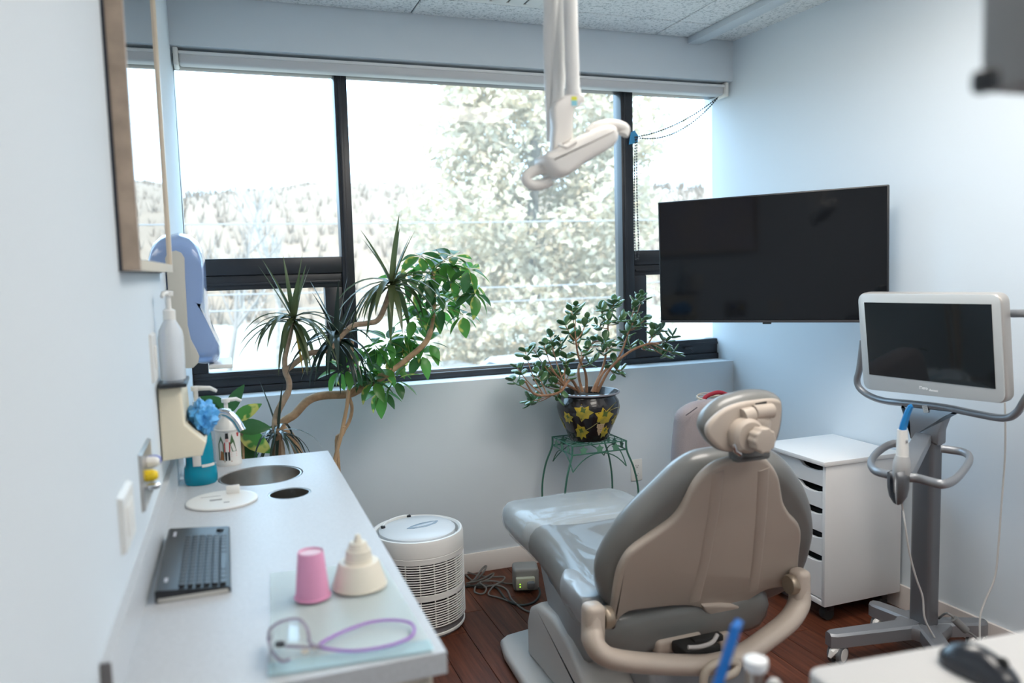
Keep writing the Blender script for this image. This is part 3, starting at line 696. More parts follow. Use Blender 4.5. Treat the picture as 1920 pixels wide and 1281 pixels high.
# ---- paper towel dispenser
TY0 = 2.58; TY1 = 2.86
td = thing('towel_dispenser', 'paper towel dispenser with a translucent blue curved cover on the left wall', 'dispenser', (xl(2.7), 2.72, 1.1))
def tdp(px, py, y=TY0): p = at(px, py, y=TY0); return p
outer = [tdp(*p) for p in [(306, 434), (330, 432), (352, 437), (368, 449), (378, 466), (383, 490), (386, 540), (390, 590), (396, 620), (408, 645), (416, 660), (412, 678), (402, 689), (380, 690), (362, 688)]]
inner_ = [tdp(*p) for p in [(312, 470), (330, 470), (340, 474), (346, 484), (347, 520), (350, 570), (352, 610), (358, 636), (368, 655), (374, 668), (372, 680), (362, 690)]]
M_bluecov = mat('translucent_blue_cover', (.34, .48, .78), .12, trans=.25, coat=.4)
M_tdside = mat('grey_beige_side', (.55, .53, .47), .45)
xw = xl(2.7) + .002
poly = [(xw, outer[-1].z)] + [(p.x, p.z) for p in outer[::-1] if p.x > xw + .012] + [(xw, outer[2].z)]
Mx = Matrix(((1, 0, 0, 0), (0, 0, -1, TY1), (0, 1, 0, 0), (0, 0, 0, 1)))       # outline x,z; depth toward the camera
tdM = Mx.copy(); tdM[1][3] = (TY0 + TY1) / 2
obj('cover', MB().pad(poly, TY1 - TY0, tdM, .05, .0), M_bluecov, td)
poly2 = [(xw + .001, inner_[-1].z + .001)] + [(p.x, p.z) for p in inner_[::-1] if p.x > xw + .012] + [(xw + .001, inner_[2].z)]
Mx2 = Mx.copy(); Mx2[1][3] = TY0 - .0005
obj('side_plate', MB().prism(poly2, .006, Mx2, .002), M_tdside, td)
obj('towel', MB().span((xw + .10, TY0 + .03, outer[-2].z - .010), (xw + .17, TY1 - .03, outer[-2].z + .004), .003), M_white, td)
# ---- cream glove-box holder
GY0, GY1 = 2.09, 2.36
gb = thing('glove_dispenser', 'cream plastic dispenser with a slanted mouth mounted on the left wall', 'dispenser', (xl(2.2), 2.2, .99))
def gq(px, py): p = at(px, py, y=GY0); return (p.x, p.z)
xg = xl(2.2) + .001
prof = [(xg, gq(296, 867)[1]), gq(330, 862), gq(379, 855), gq(387, 830), gq(347, 797), gq(343, 760), gq(338, 725), (xg, gq(288, 731)[1])]
Mg = Mx.copy(); Mg[1][3] = GY1
obj('housing', MB().prism(prof, GY1 - GY0, Mg, .006, 3), M_cream, gb)
pa, pb_ = gq(387, 830), gq(347, 797)
mo = MB(); mo.box((((pa[0] + pb_[0]) / 2), (GY0 + GY1) / 2, (pa[1] + pb_[1]) / 2 + .0015), ((Vector(pa) - Vector(pb_)).length * .8, .16, .004), Euler((0, math.atan2(pb_[1] - pa[1], pa[0] - pb_[0]), 0)).to_matrix())
obj('mouth', mo, M_black, gb)
gv = MB(); gc = Vector(((pa[0] + pb_[0]) / 2 + .014, GY0 + .115, (pa[1] + pb_[1]) / 2 + .022))
bmesh.ops.create_icosphere(gv.bm, subdivisions=4, radius=1)
for v in gv.bm.verts:
    d = v.co.normalized(); k = 1 + .35 * noise.noise(d * 2.2) + .22 * noise.noise(d * 5.5) + .1 * abs(noise.noise(d * 13))
    v.co = gc + Vector((d.x * .036, d.y * .07, d.z * .042)) * k
tag(obj('nitrile_gloves', gv, mat('blue_nitrile', (.09, .36, .72), .45)), 'crumpled bright blue gloves bulging from the cream dispenser mouth', 'gloves')
gtop = (prof[-1][1] + prof[-2][1]) / 2
tr = thing('black_tray', 'small flat black tray on top of the cream dispenser', 'tray', (xl(2.2) + .045, 2.19, gtop))
ta, tb = prof[-1], prof[-2]; sl = math.atan2(tb[1] - ta[1], tb[0] - ta[0])
tz = max(ta[1], tb[1]) + .001
obj('plate', MB().span((xg + .004, GY0 - .03, tz), (xg + .068, GY0 + .13, tz + .010), .003), M_black, tr)
obj('screen', MB().span((xg + .012, GY0 - .01, tz + .0102), (xg + .060, GY0 + .11, tz + .0108)), mat('dark_gloss', (.02, .03, .05), .08), tr)
M_gel = mat('clear_gel', (.88, .91, .94), .15, trans=.45, ior=1.2)
pump_bottle('sanitizer_bottle', 'clear hand sanitizer bottle with white pump on the black tray', Vector((xg + .034, GY0 + .06, tz + .0112)), .152, .030,
    [(0, 0), (.95, 0), (1, .03), (1, .70), (.9, .82), (.5, .97), (.45, 1), (0, 1)], M_gel, M_white, (-.012, -.04, 0), .058, (1, 1.15), .015)
# ---- wall plates
def wallplate(name, lab, cat, y0, y1, z0, z1, m_, th=.007):
    t = thing(name, lab, cat, (xl(y0), (y0 + y1) / 2, z0))
    obj('plate', MB().loft([[(xl(y), y, z0), (xl(y) + th, y, z0 + .003), (xl(y) + th, y, z1 - .003), (xl(y), y, z1)] for y in (y0, y1)]), m_, t); return t
t = wallplate('light_switch', 'white switch plate on the left wall behind the sanitizer bottle', 'switch', 2.00, 2.09, 1.195, 1.31, M_white)
obj('rocker', MB().span((xl(2.05) + .006, 2.03, 1.225), (xl(2.05) + .011, 2.06, 1.28), .002), M_white, t)
t = wallplate('gas_outlet', 'steel wall plate with yellow and blue gas fittings above the backsplash', 'outlet', 1.66, 1.83, .985, 1.10, M_steel)
for y, z, m_, r_ in ((1.70, 1.048, mat('yellow_fitting', (.85, .60, .02), .35), .012), (1.775, 1.062, mat('blue_fitting', (.10, .12, .45), .35), .011), (1.74, 1.066, M_white, .012), (1.72, 1.022, M_chrome, .008)):
    obj('fitting', MB().lathe([(r_, 0), (r_, .014), (r_ * .8, .020), (r_ * .5, .024), (0, .024)], Matrix.Translation((xl(y) + .006, y, z)) @ Matrix.Rotation(PI / 2, 4, 'Y'), 18), m_, t)
t = wallplate('wall_outlet', 'white electrical outlet plate nearest the camera on the left wall', 'outlet', 1.37, 1.49, .998, 1.092, M_white, .009)
for y in (1.40, 1.44): obj('socket', MB().span((xl(y) + .008, y - .004, 1.02), (xl(y) + .012, y + .030, 1.07), .003), M_white, t)

# ================================================================ PLANTS BEHIND THE COUNTER
def leaf_mesh(L, W, m_, fold=.18, droop=.15, tipw=.0, base=.25, nseg=6, thick=0):
    """one leaf lying along +x, midrib folded, drooping toward its tip"""
    b = bmesh.new(); rows = []
    for i in range(nseg + 1):
        t = i / nseg; wv = W * .5 * (math.sin(PI * min(1, t ** base * 1.0 if False else t)) ** .75 if True else 0)
        wv = W * .5 * max(.0, (math.sin(PI * t ** .85)) ** .8)
        if i in (0, nseg): wv = W * .03
        x = L * t; z = -droop * L * t * t
        rows.append([b.verts.new((x, -wv, z + fold * wv)), b.verts.new((x, 0, z)), b.verts.new((x, wv, z + fold * wv))])
    for A, B in zip(rows, rows[1:]):
        for k in range(2): b.faces.new((A[k], A[k + 1], B[k + 1], B[k]))
    return mesh_of(b, m_, 80, recalc=False)
def orient(p, d, roll=0.0, s=1.0):
    d = Vector(d).normalized(); up = Vector((0, 0, 1)) if abs(d.z) < .98 else Vector((0, 1, 0))
    y = up.cross(d).normalized(); z = d.cross(y)
    M = Matrix.Identity(4)
    for i in range(3): M[i][0], M[i][1], M[i][2] = d[i] * s, y[i] * s, z[i] * s
    M.translation = p
    return M @ Matrix.Rotation(roll, 4, 'X')
def pot(par, c, r, h, m_=None):
    obj('pot', MB().lathe([(0, 0), (r * .7, 0), (r * .74, .01), (r * .95, h * .85), (r * 1.03, h * .86), (r * 1.03, h), (r * .94, h), (r * .92, h * .88), (0, h * .87)], Matrix.Translation(c), 32), m_ or M_clay, par)
    obj('soil', MB().lathe([(0, h * .885), (r * .90, h * .88)], Matrix.Translation(c), 24), M_soil, par)
# ---- dracaena
DY = 2.98
dr = thing('potted_dracaena', 'spiky dracaena with curving bare stems and narrow leaves behind the counter', 'plant', (.42, DY, 0))
dbase = at(523, 870, y=DY); PD = Vector((dbase.x + .01, DY, 0)); pot(dr, PD, .085, .26)
def dp(px, py, y=DY): return at(px, py, y=y)
M_dst = mat('dracaena_stem', (.40, .29, .20), .7, var=.2, vscale=50, bump=.35, bscale=110)
obj('stem', MB().tube(spl([(PD.x + .03, DY, .24), dp(530, 862), dp(523, 825), dp(516, 800), dp(520, 775), dp(531, 752), dp(541, 733), dp(542, 716), dp(536, 700), dp(534, 688)], 5), [.0125] * 30 + [.0105] * 16, 10), M_dst, dr)
obj('stem', MB().tube(spl([dp(535, 694), dp(534, 672), dp(541, 640), dp(548, 606)], 5), .0095, 8), M_dst, dr)
obj('stem', MB().tube(spl([dp(534, 697), dp(552, 682), dp(577, 664), dp(600, 660), dp(618, 654), dp(634, 637), dp(648, 622), dp(664, 610), dp(690, 606), dp(712, 596), dp(734, 540)], 5), .0105, 8), M_dst, dr)
obj('stem', MB().tube([(PD.x - .03, DY + .02, .24), dp(518, 850), dp(521, 815)], [.022, .021, .016], 10), mat('old_stump', (.19, .12, .075), .85, bump=.6), dr)
M_dl = leafmat('dracaena_leaf', (.095, .125, .055), tr=.35, rough=.28); M_dl2 = leafmat('dracaena_leaf_dark', (.035, .055, .045), tr=.15, rough=.22); M_dly = leafmat('yellowing_leaf', (.42, .27, .03), tr=.4)
def strap(p, d, L, W, bend, m_, par, seg=7):
    """narrow strap leaf arching from p"""
    d = Vector(d).normalized(); side = d.cross(Vector((0, 0, 1)));
    if side.length < .05: side = Vector((R.uniform(-1, 1), R.uniform(-1, 1), 0))
    side.normalize(); b = bmesh.new(); rows = []; q = Vector(p); dd = d.copy()
    for i in range(seg + 1):
        t = i / seg; wv = W * .5 * (min(1, .5 + t * 3) * (1 - t ** 2.2) + .02)
        nrm = side.cross(dd).normalized()
        rows.append([b.verts.new(q - side * wv + nrm * wv * .35), b.verts.new(q), b.verts.new(q + side * wv + nrm * wv * .35)])
        dd = (dd + Vector((0, 0, -bend / seg))).normalized(); q = q + dd * L / seg
    for A, B in zip(rows, rows[1:]):
        for k in range(2): b.faces.new((A[k], A[k + 1], B[k + 1], B[k]))
    o = obj('leaf', b, m_, par, angle=80, recalc=False); return o
def head(c, n, L, W, spread, m_, ups=5):
    for k in range(n):
        a = k * 2.399 + R.uniform(-.3, .3)
        if k < ups: e = R.uniform(.95, 1.45); bd = R.uniform(.05, .5); l_ = L * R.uniform(.75, 1.05)
        else: e = R.uniform(-.35, .75); bd = R.uniform(1.2, 2.6); l_ = L * R.uniform(.7, 1.1)
        d = (math.cos(a) * math.cos(e), math.sin(a) * math.cos(e) * .8, math.sin(e))
        strap(c + Vector((0, 0, R.uniform(-.02, .012))), d, l_, W * R.uniform(.75, 1.1), bd * spread, m_, dr)
head(dp(550, 600), 34, .26, .024, 1.0, M_dl, 7)
head(dp(630, 634, DY + .01), 34, .26, .025, 1.1, M_dl2, 6)
head(dp(735, 533), 36, .27, .028, 1.15, M_dl, 6)
head(dp(521, 812), 30, .22, .014, 1.1, M_dl2, 3)
strap(dp(552, 602), (.1, -.2, -1), .20, .012, .1, M_dly, dr)
# ---- large variegated schefflera
SY_ = 3.16
sc_ = thing('potted_schefflera', 'tall leaning umbrella plant with yellow-flecked leaves behind the counter', 'plant', (.62, SY_, 0))
PS = Vector((at(618, 870, y=SY_).x + .03, SY_, 0)); pot(sc_, PS, .105, .26)
def sp(px, py, y=SY_): return at(px, py, y=y)
M_sst = mat('schefflera_stem', (.40, .26, .15), .75, var=.25, vscale=40, bump=.35, bscale=90)
obj('stem', MB().tube(spl([(PS.x - .06, SY_, .24), sp(560, 850), sp(528, 800), sp(553, 777), sp(577, 752), sp(605, 742), sp(653, 739), sp(677, 728), sp(732, 697), sp(770, 668), sp(797, 643), sp(809, 615), sp(814, 577), sp(813, 540), sp(812, 509)], 5), [.0165] * 40 + [.012] * 15 + [.008] * 16, 10), M_sst, sc_)
obj('stem', MB().tube(spl([(PS.x + .02, SY_ - .02, .24), sp(632, 845, SY_ - .02), sp(641, 815, SY_ - .02), sp(655, 790, SY_ - .02), sp(660, 765, SY_ - .02), sp(655, 740, SY_ - .02), sp(668, 725, SY_ - .02)], 5), [.009] * 12 + [.007] * 19, 8), M_sst, sc_)
M_bam = mat('bamboo', (.50, .33, .19), .5, var=.15)
stk = obj('stake', MB().tube([(PS.x, SY_ - .05, .24), sp(627, 864, SY_ - .05), sp(640, 815, SY_ - .05), sp(650, 765, SY_ - .05), sp(656, 715, SY_ - .05), sp(661, 637, SY_ - .05)], [.0085, .008, .008, .0075, .007, .0065], 9), M_bam, sc_)
for px, py in ((644, 800), (655, 730), (659, 660)): obj('node', MB().lathe([(.0078, -.003), (.0098, 0), (.0078, .003)], Matrix.Translation(sp(px, py, SY_ - .05)), 10), M_bam, stk)
M_l1 = leafmat('schefflera_leaf', (.10, .28, .055), tr=.62, rough=.25); M_l2 = leafmat('schefflera_leaf_flecked', (.10, .28, .06), (.64, .60, .15), tr=.62, rough=.25, vs=16, pos=(.52, .58)); M_l3 = leafmat('schefflera_leaf_deep', (.06, .16, .055), tr=.5, rough=.22)
lf = [leaf_mesh(.070, .040, m_, .22, .18) for m_ in (M_l1, M_l2, M_l3)] + [leaf_mesh(.076, .039, m_, .3, .35) for m_ in (M_l1, M_l2, M_l3)]
M_pet = mat('green_leaf_stalk', (.20, .22, .07), .5)
def whorl(c, n, facing, tilt, par, s=1.0, src=None, meshes=None):
    f = Vector(facing).normalized(); u = f.orthogonal().normalized(); v = f.cross(u); a0 = R.uniform(0, 6.28)
    if src is not None: obj('leaf_stalk', MB().tube([src, src.lerp(c, .5) + Vector((0, 0, .012)), c], .0016, 5), M_pet, par)
    for k in range(n):
        a = a0 + 2 * PI * k / n + R.uniform(-.15, .15); d = (u * math.cos(a) + v * math.sin(a)) * math.cos(tilt) - f * math.sin(tilt) * -1 * 0 + Vector((0, 0, -math.sin(tilt) * R.uniform(.6, 1.3)))
        me = R.choices(meshes or lf, weights=None)[0]
        L = link('leaf', me, par, orient(c + d.normalized() * .012 * s, d, R.uniform(-.5, .5), s * R.uniform(.8, 1.1)))
stempts = [sp(812, 509), sp(814, 577), sp(809, 615), sp(797, 643), sp(770, 668), sp(732, 697), sp(677, 728)]
wh = [(812, 500, 7), (878, 505, 6), (890, 550, 6), (850, 480, 6), (800, 520, 7), (790, 480, 6), (835, 490, 7), (864, 494, 6), (845, 522, 7), (880, 530, 7), (862, 548, 6), (818, 553, 7), (843, 560, 7), (868, 590, 6), (814, 586, 7), (785, 505, 6), (760, 528, 6), (787, 572, 7), (776, 598, 6), (757, 622, 6),
      (760, 636, 7), (804, 642, 6), (790, 664, 6), (728, 640, 7), (704, 648, 7), (735, 666, 7), (676, 680, 7), (690, 694, 7), (714, 732, 7), (742, 712, 7), (636, 694, 6), (780, 545, 6), (650, 690, 6), (722, 690, 7), (700, 715, 6), (830, 575, 6)]
for px, py, n in wh:
    c = sp(px, py, SY_ + R.uniform(-.10, .10)); near = min(stempts, key=lambda q: (q - c).length)
    whorl(c, n, (R.uniform(-.4, .4), R.uniform(-1.1, -.3), R.uniform(.5, 1.1)), R.uniform(-.1, .65), sc_, 1.2, near)
# ---- small low schefflera behind the printed bottle
s2 = thing('small_schefflera', 'low umbrella plant with broad leaves behind the printed soap bottle', 'plant', (.1, 2.9, 0))
PB = Vector((-.02, 2.90, 0)); pot(s2, PB, .085, .22)
obj('stem', MB().tube(spl([(PB.x, PB.y, .22), (PB.x + .02, PB.y, .5), at(455, 850, y=2.9), at(450, 800, y=2.9)], 5), .007, 8), M_sst, s2)
lfb = [leaf_mesh(.12, .058, m_, .2, .25) for m_ in (M_l3, M_l2, M_l3)]
for px, py, ang, s in ((438, 790, .6, .9), (440, 800, -.05, 1.0), (447, 808, -.65, 1.15), (446, 815, -1.05, 1.2), (430, 775, 1.2, .9), (425, 770, 2.4, .9), (418, 772, 2.9, .8), (452, 822, -1.3, 1.0), (410, 780, 2.2, .8)):
    d = Vector((math.cos(ang), R.uniform(-.5, .1), math.sin(ang)))
    link('leaf', lfb[1 if ang in (.6, -.65) else 0], s2, orient(at(px, py, y=2.9), d, R.uniform(.9, 1.3), s))

# ================================================================ AIR PURIFIER
PC = Vector((.678, 3.083, 0)); PRr = .186; PHt = .41
M_pur = mat('light_grey_plastic', (.82, .805, .78), .38); M_pur2 = mat('pale_lid_plastic', (.70, .71, .725), .32); M_dark = mat('dark_filter', (.025, .024, .03), .9)
ap = thing('air_purifier', 'round white slatted air purifier on the floor beside the counter end', 'air purifier', PC)
T = Matrix.Translation(PC)
obj('base', MB().lathe([(0, 0), (PRr * .93, 0), (PRr * .95, .012), (PRr * .93, .045), (0, .045)], T, 56), mat('grey_base', (.22, .21, .22), .5), ap)
obj('base_ring', MB().lathe([(PRr * .96, .012), (PRr * .985, .014), (PRr * .985, .022), (PRr * .96, .024)], T, 56), M_pur, ap)
obj('filter', MB().lathe([(0, .045), (PRr * .90, .045), (PRr * .90, .315), (0, .315)], T, 48), M_dark, ap)
top_ = MB().lathe([(PRr * .9, .308), (PRr * .995, .308), (PRr * 1.0, .33), (PRr * .995, .331), (PRr * .995, .333), (PRr, .334), (PRr * 1.0, .385), (PRr * .975, .397), (PRr * .94, .399), (PRr * .90, .392), (PRr * .885, .36), (0, .36)], T, 64)
obj('top_ring', top_, M_pur, ap)
lid = obj('lid', MB().lathe([(PRr * .80, .365), (PRr * .835, .392), (PRr * .83, .398), (PRr * .78, .404), (PRr * .4, .412), (0, .414)], T, 64), M_pur2, ap)
obj('control_panel', MB().prism([(x * .075, y * .028 - .008) for x, y in [(-1, .25), (-.6, .75), (0, 1), (.6, .75), (1, .25), (.7, -.45), (0, -.9), (-.7, -.45)]], .004, Matrix.Translation(PC + Vector((.02, -.01, .4105))) @ Matrix.Rotation(.33, 4, 'Z'), .001), mat('blue_grey_panel', (.34, .43, .52), .15), lid)
obj('panel_window', MB().prism([(x * .055, y * .014 - .014) for x, y in [(-1, .5), (0, 1), (1, .5), (.6, -.4), (0, -.7), (-.6, -.4)]], .002, Matrix.Translation(PC + Vector((.02, -.01, .4146))) @ Matrix.Rotation(.33, 4, 'Z'), .0005), mat('clear_panel', (.62, .68, .74), .1), lid)
hp_ = [PC + Vector((math.cos(a) * PRr * .74, math.sin(a) * PRr * .74, .409)) for a in [math.radians(92 + k * 9) for k in range(9)]]
obj('handle', MB().tube(hp_, [.006] + [.0085] * 7 + [.006], 8, flat=.6), M_white, ap)
for p in (hp_[0], hp_[-1]): obj('handle_clip', MB().box(p + Vector((0, 0, .0)), (.018, .018, .010), None, .004), M_black, ap)
sl_me = None
zs = [.052 + k * .0098 for k in range(11)] + [.183 + k * .0098 for k in range(13)]
for z in zs:
    b = MB().lathe([(PRr * .975, -.0022), (PRr * .995, -.0020), (PRr * 1.0, 0), (PRr * .995, .0020), (PRr * .975, .0022), (PRr * .955, 0), (PRr * .975, -.0022)], None, 56)
    if sl_me is None: sl_me = mesh_of(b, M_pur)
    else: b.bm.free()
    link('slat', sl_me, ap, Matrix.Translation(PC + Vector((0, 0, z))))
obj('middle_band', MB().lathe([(PRr * .95, .161), (PRr * 1.0, .161), (PRr * 1.0, .181), (PRr * .95, .181)], T, 56), M_pur, ap)
rib = mesh_of(MB().box((PRr * .965, 0, .18), (.006, .004, .262)), M_pur)
for k in range(20): link('rib', rib, ap, T @ Matrix.Rotation(2 * PI * k / 20 + .12, 4, 'Z'))
# ---- power adapter and cables on the floor
pb0 = at(991, 1112, z=0)
pa_ = thing('power_adapter', 'grey power adapter block with a beige plug on the dark floor', 'adapter', (pb0.x, pb0.y + .06, 0))
Rz = Matrix.Rotation(-.28, 4, 'Z'); Mp = Matrix.Translation((pb0.x + .01, pb0.y + .062, .053)) @ Rz
b = MB().box((0, 0, 0), (.115, .10, .105), None, .014, 3); b.bm.transform(Mp); obj('block', b, mat('grey_adapter', (.25, .245, .235), .5), pa_)
b = MB().box((-.005, -.062, -.008), (.085, .028, .055), None, .006, 2); b.bm.transform(Mp); obj('plug', b, mat('beige_plug', (.46, .45, .34), .45), pa_)
b = MB().box((.018, -.088, -.008), (.035, .03, .032), None, .008, 2); b.bm.transform(Mp); obj('plug', b, mat('grey_plug', (.15, .15, .15), .5), pa_)
for k in (-1, 1):
    b = MB().box((-.03, -.0765, -.012 + k * .006), (.006, .002, .004)); b.bm.transform(Mp); obj('indicator', b, mat('green_led', (.35, .75, .05), .4, emit=1.2), pa_)
M_cable = mat('grey_cable', (.16, .15, .14), .55); M_cable2 = mat('dark_cable', (.05, .055, .05), .5)
def fc(*pts): return spl([at(px, py, z=.006 + dz) for px, py, dz in pts], 6)
cabs = [('thick grey cable', M_cable, .0045, [(873, 1078, 0), (890, 1090, .01), (905, 1075, .05), (912, 1062, .06), (905, 1066, .05), (890, 1086, .02), (878, 1096, 0), (900, 1102, 0), (930, 1098, .01), (950, 1106, 0), (960, 1125, 0), (985, 1145, 0), (1010, 1150, .0), (1030, 1158, 0)]),
        ('looped grey cable', M_cable, .004, [(874, 1094, .012), (900, 1088, .02), (925, 1075, .03), (918, 1085, .02), (895, 1096, .01), (890, 1110, 0), (905, 1114, 0), (912, 1103, .01), (900, 1092, .02), (925, 1090, .01), (955, 1095, 0), (966, 1092, .01)]),
        ('coiled grey cable', M_cable, .004, [(873, 1072, 0), (900, 1080, .02), (920, 1082, .02), (945, 1082, .03), (942, 1090, .02), (925, 1100, .01), (916, 1115, .0), (935, 1121, 0), (960, 1130, 0)]),
        ('black cable', M_cable2, .005, [(873, 1100, 0), (900, 1098, .012), (930, 1102, .0), (950, 1125, 0), (975, 1135, 0), (1000, 1130, 0), (1012, 1115, .0), (1010, 1102, .02)])]
for nm, m_, r_, pts in cabs:
    tag(obj('cable', MB().tube(fc(*pts), r_, 7), m_), {'thick grey cable': 'grey cable trailing on the floor from the purifier past the adapter to the dental chair', 'looped grey cable': 'grey cable tangled in small loops reaching the left side of the adapter', 'coiled grey cable': 'thin grey cable on the floor running along the wall side of the tangle', 'black cable': 'black cable on the floor curving round the front of the adapter'}[nm], 'cable', 'cables on the floor by the purifier')

# ================================================================ PLANT STAND WITH JADE PLANT
JX, JY, JZ = 1.556, 3.30, .640
ps = thing('plant_stand', 'green wire plant stand with ivy leaf trim under the jade plant', 'plant stand', (JX, JY, 0))
S2 = .135; fr_ = MB()
corn = [(-S2, -.115), (S2, -.115), (S2, .115), (-S2, .115)]
for zz in (JZ - .002, JZ - .042): fr_.tube([(JX + x, JY + y, zz) for x, y in corn], .0032, 6, closed=True, up=(0, 0, 1))
obj('top_frame', fr_, M_green_iron, ps)
wm1 = mesh_of(MB().tube([(-S2, 0, 0), (S2, 0, 0)], .0018, 5), M_green_iron); wm2 = mesh_of(MB().tube([(0, -.115, 0), (0, .115, 0)], .0018, 5), M_green_iron)
for k in range(1, 7): link('top_wire', wm1, ps, Matrix.Translation((JX, JY - .115 + .23 * k / 7, JZ - .002)))
for k in range(1, 5): link('top_wire', wm2, ps, Matrix.Translation((JX - S2 + 2 * S2 * k / 5, JY, JZ - .0045)))
for x, y in corn:
    ux, uy = (1 if x > 0 else -1), (1 if y > 0 else -1); kx = 1.0 if y > 0 else .35
    p = [(JX + x, JY + y, JZ), (JX + x + ux * .004, JY + y, JZ - .05), (JX + x + ux * .035, JY + y + uy * .012, JZ - .14), (JX + x + ux * .052, JY + y + uy * .018, JZ - .26), (JX + x + ux * .042, JY + y + uy * .012, JZ - .42), (JX + x + ux * .012, JY + y, .06), (JX + x + ux * .008, JY + y, .0)]
    lg = obj('leg', MB().tube(spl(p, 5), .0046, 7), M_green_iron, ps)
    obj('foot', MB().lathe([(.0, 0), (.008, 0), (.008, .01), (.005, .014)], Matrix.Translation((JX + x + ux * .008, JY + y, 0)), 12), M_green_iron, lg)
def arch(a, b_, drop):
    a, b_ = Vector(a), Vector(b_)
    return MB().tube([a.lerp(b_, k / 12) + Vector((0, 0, -drop * abs(2 * k / 12 - 1) ** 2.2)) for k in range(13)], .0026, 6)
for k in range(4):
    (xa, ya), (xb, yb) = corn[k], corn[(k + 1) % 4]; obj('arch', arch((JX + xa, JY + ya, JZ - .045), (JX + xb, JY + yb, JZ - .045), .075), M_green_iron, ps)
    for q in range(3):
        f = .2 + .3 * q; a = Vector((JX + xa, JY + ya, JZ - .022)).lerp(Vector((JX + xb, JY + yb, JZ - .022)), f); ax = Vector((xb - xa, yb - ya, 0)).normalized()
        iv = [(math.cos(t) * r_, math.sin(t) * r_) for t, r_ in [(PI / 2 + 2 * PI * i / 10, (.022 if i % 2 == 0 else .013)) for i in range(10)]]
        obj('ivy_leaf', MB().prism(iv, .0016, frame(a - Vector((0, 0, .004)), ax, Vector((0, 0, 1))), 0), mat('ivy_green', (.10, .24, .16), .45) if (k == 0 and q == 0) else bpy.data.materials['ivy_green'], ps)
sh = MB(); sh.tube([(JX + x * .98, JY + y * .98, .085) for x, y in corn], .003, 6, closed=True, up=(0, 0, 1)); obj('lower_shelf_frame', sh, M_green_iron, ps)
for k in range(1, 5): link('shelf_wire', wm1, ps, Matrix.Translation((JX, JY - .112 + .224 * k / 5, .085)))
# ---- the jade plant in its painted pot
jd = thing('potted_jade_plant', 'branching jade plant in a black pot painted with yellow grape leaves', 'plant', (JX, JY, JZ))
M_pot = mat('black_glazed_pot', (.016, .012, .013), .22, coat=.5)
PR0 = [(0, 0), (.088, 0), (.092, .006), (.108, .045), (.138, .115), (.146, .150), (.143, .178), (.130, .198), (.128, .205), (.142, .213), (.147, .217), (.147, .222), (.135, .224), (.128, .21), (.12, .19), (0, .188)]
JB = Vector((JX, JY, JZ + .0015)); prof_s = [(p[0], p[1]) for p in PR0]
potobj = obj('pot', MB().lathe(prof_s, Matrix.Translation(JB), 56), M_pot, jd)
obj('pot_rim', MB().lathe([(.1445 + .0045 * math.cos(a), .219 + .0045 * math.sin(a)) for a in [2 * PI * k / 8 for k in range(9)]], Matrix.Translation(JB), 56), mat('grey_worn_rim', (.22, .22, .25), .25), potobj)
obj('soil', MB().lathe([(0, .196), (.121, .192)], Matrix.Translation(JB), 24), M_soil, jd)
def pr_at(z):
    for (r0, z0), (r1, z1) in zip(PR0[:9], PR0[1:9]):
        if z0 <= z <= z1: return r0 + (r1 - r0) * (z - z0) / max(1e-6, z1 - z0)
    return .13
M_gold = mat('painted_yellow', (.62, .42, .03), .35, col2=(.30, .26, .05), vscale=30); M_gold_d = mat('painted_green', (.09, .13, .03), .35); M_grape = mat('painted_grape', (.55, .40, .26), .35); M_vine = mat('painted_vine', (.22, .20, .07), .4)
face = -PI / 2 - .20
def on_pot(u, z, off=.0012): r_ = pr_at(max(0, min(.19, z))) + off; a = face + u / .14; return JB + Vector((math.cos(a) * r_, math.sin(a) * r_, z))
def patch(poly, m_, name, off=.0012):
    q = MB(); c = (sum(p[0] for p in poly) / len(poly), sum(p[1] for p in poly) / len(poly)); n = len(poly); cv = q.bm.verts.new(on_pot(*c, off)); mid = [q.bm.verts.new(on_pot((p[0] + c[0]) / 2, (p[1] + c[1]) / 2, off)) for p in poly]; ov = [q.bm.verts.new(on_pot(*p, off)) for p in poly]
    for k in range(n):
        q.bm.faces.new((cv, mid[k], mid[(k + 1) % n])); q.bm.faces.new((mid[k], ov[k], ov[(k + 1) % n], mid[(k + 1) % n]))
    return obj(name, q, m_, potobj)
def vineleaf(u, z, s, rot_):
    star = [1.25, .78, .98, .78, 1.2, .70, 1.0, .55, 1.0, .70, 1.2, .78, .98, .78]
    pl_ = [(u + math.cos(rot_ + PI / 2 + 2 * PI * i / 14) * s * k, z + math.sin(rot_ + PI / 2 + 2 * PI * i / 14) * s * k) for i, k in enumerate(star)]
    patch(pl_, M_gold, 'painted_leaf'); patch([(u + math.cos(rot_ + PI / 2 + 2 * PI * i / 8) * s * .42 * (1 if i % 2 else .55), z + s * .25 + math.sin(rot_ + PI / 2 + 2 * PI * i / 8) * s * .42 * (1 if i % 2 else .55)) for i in range(8)], M_gold_d, 'leaf_shade', .0017)
for u, z, s, r_ in ((-.055, .148, .038, 2.9), (.045, .125, .045, 3.0), (-.075, .048, .038, .3), (.068, .048, .030, 2.6), (-.135, .115, .028, .5), (.125, .095, .028, -.4), (.20, .13, .03, 1), (-.22, .08, .03, 2)): vineleaf(u, z, s, r_)
for r_i, n in enumerate((4, 4, 3, 3, 2, 1)):
    for k in range(n):
        u0, z0 = .030 + (k - (n - 1) / 2) * .0105, .085 - r_i * .0095
        patch([(u0 + .0058 * math.cos(a), z0 + .0058 * math.sin(a)) for a in [2 * PI * i / 8 for i in range(8)]], M_grape, 'painted_grape', .002)
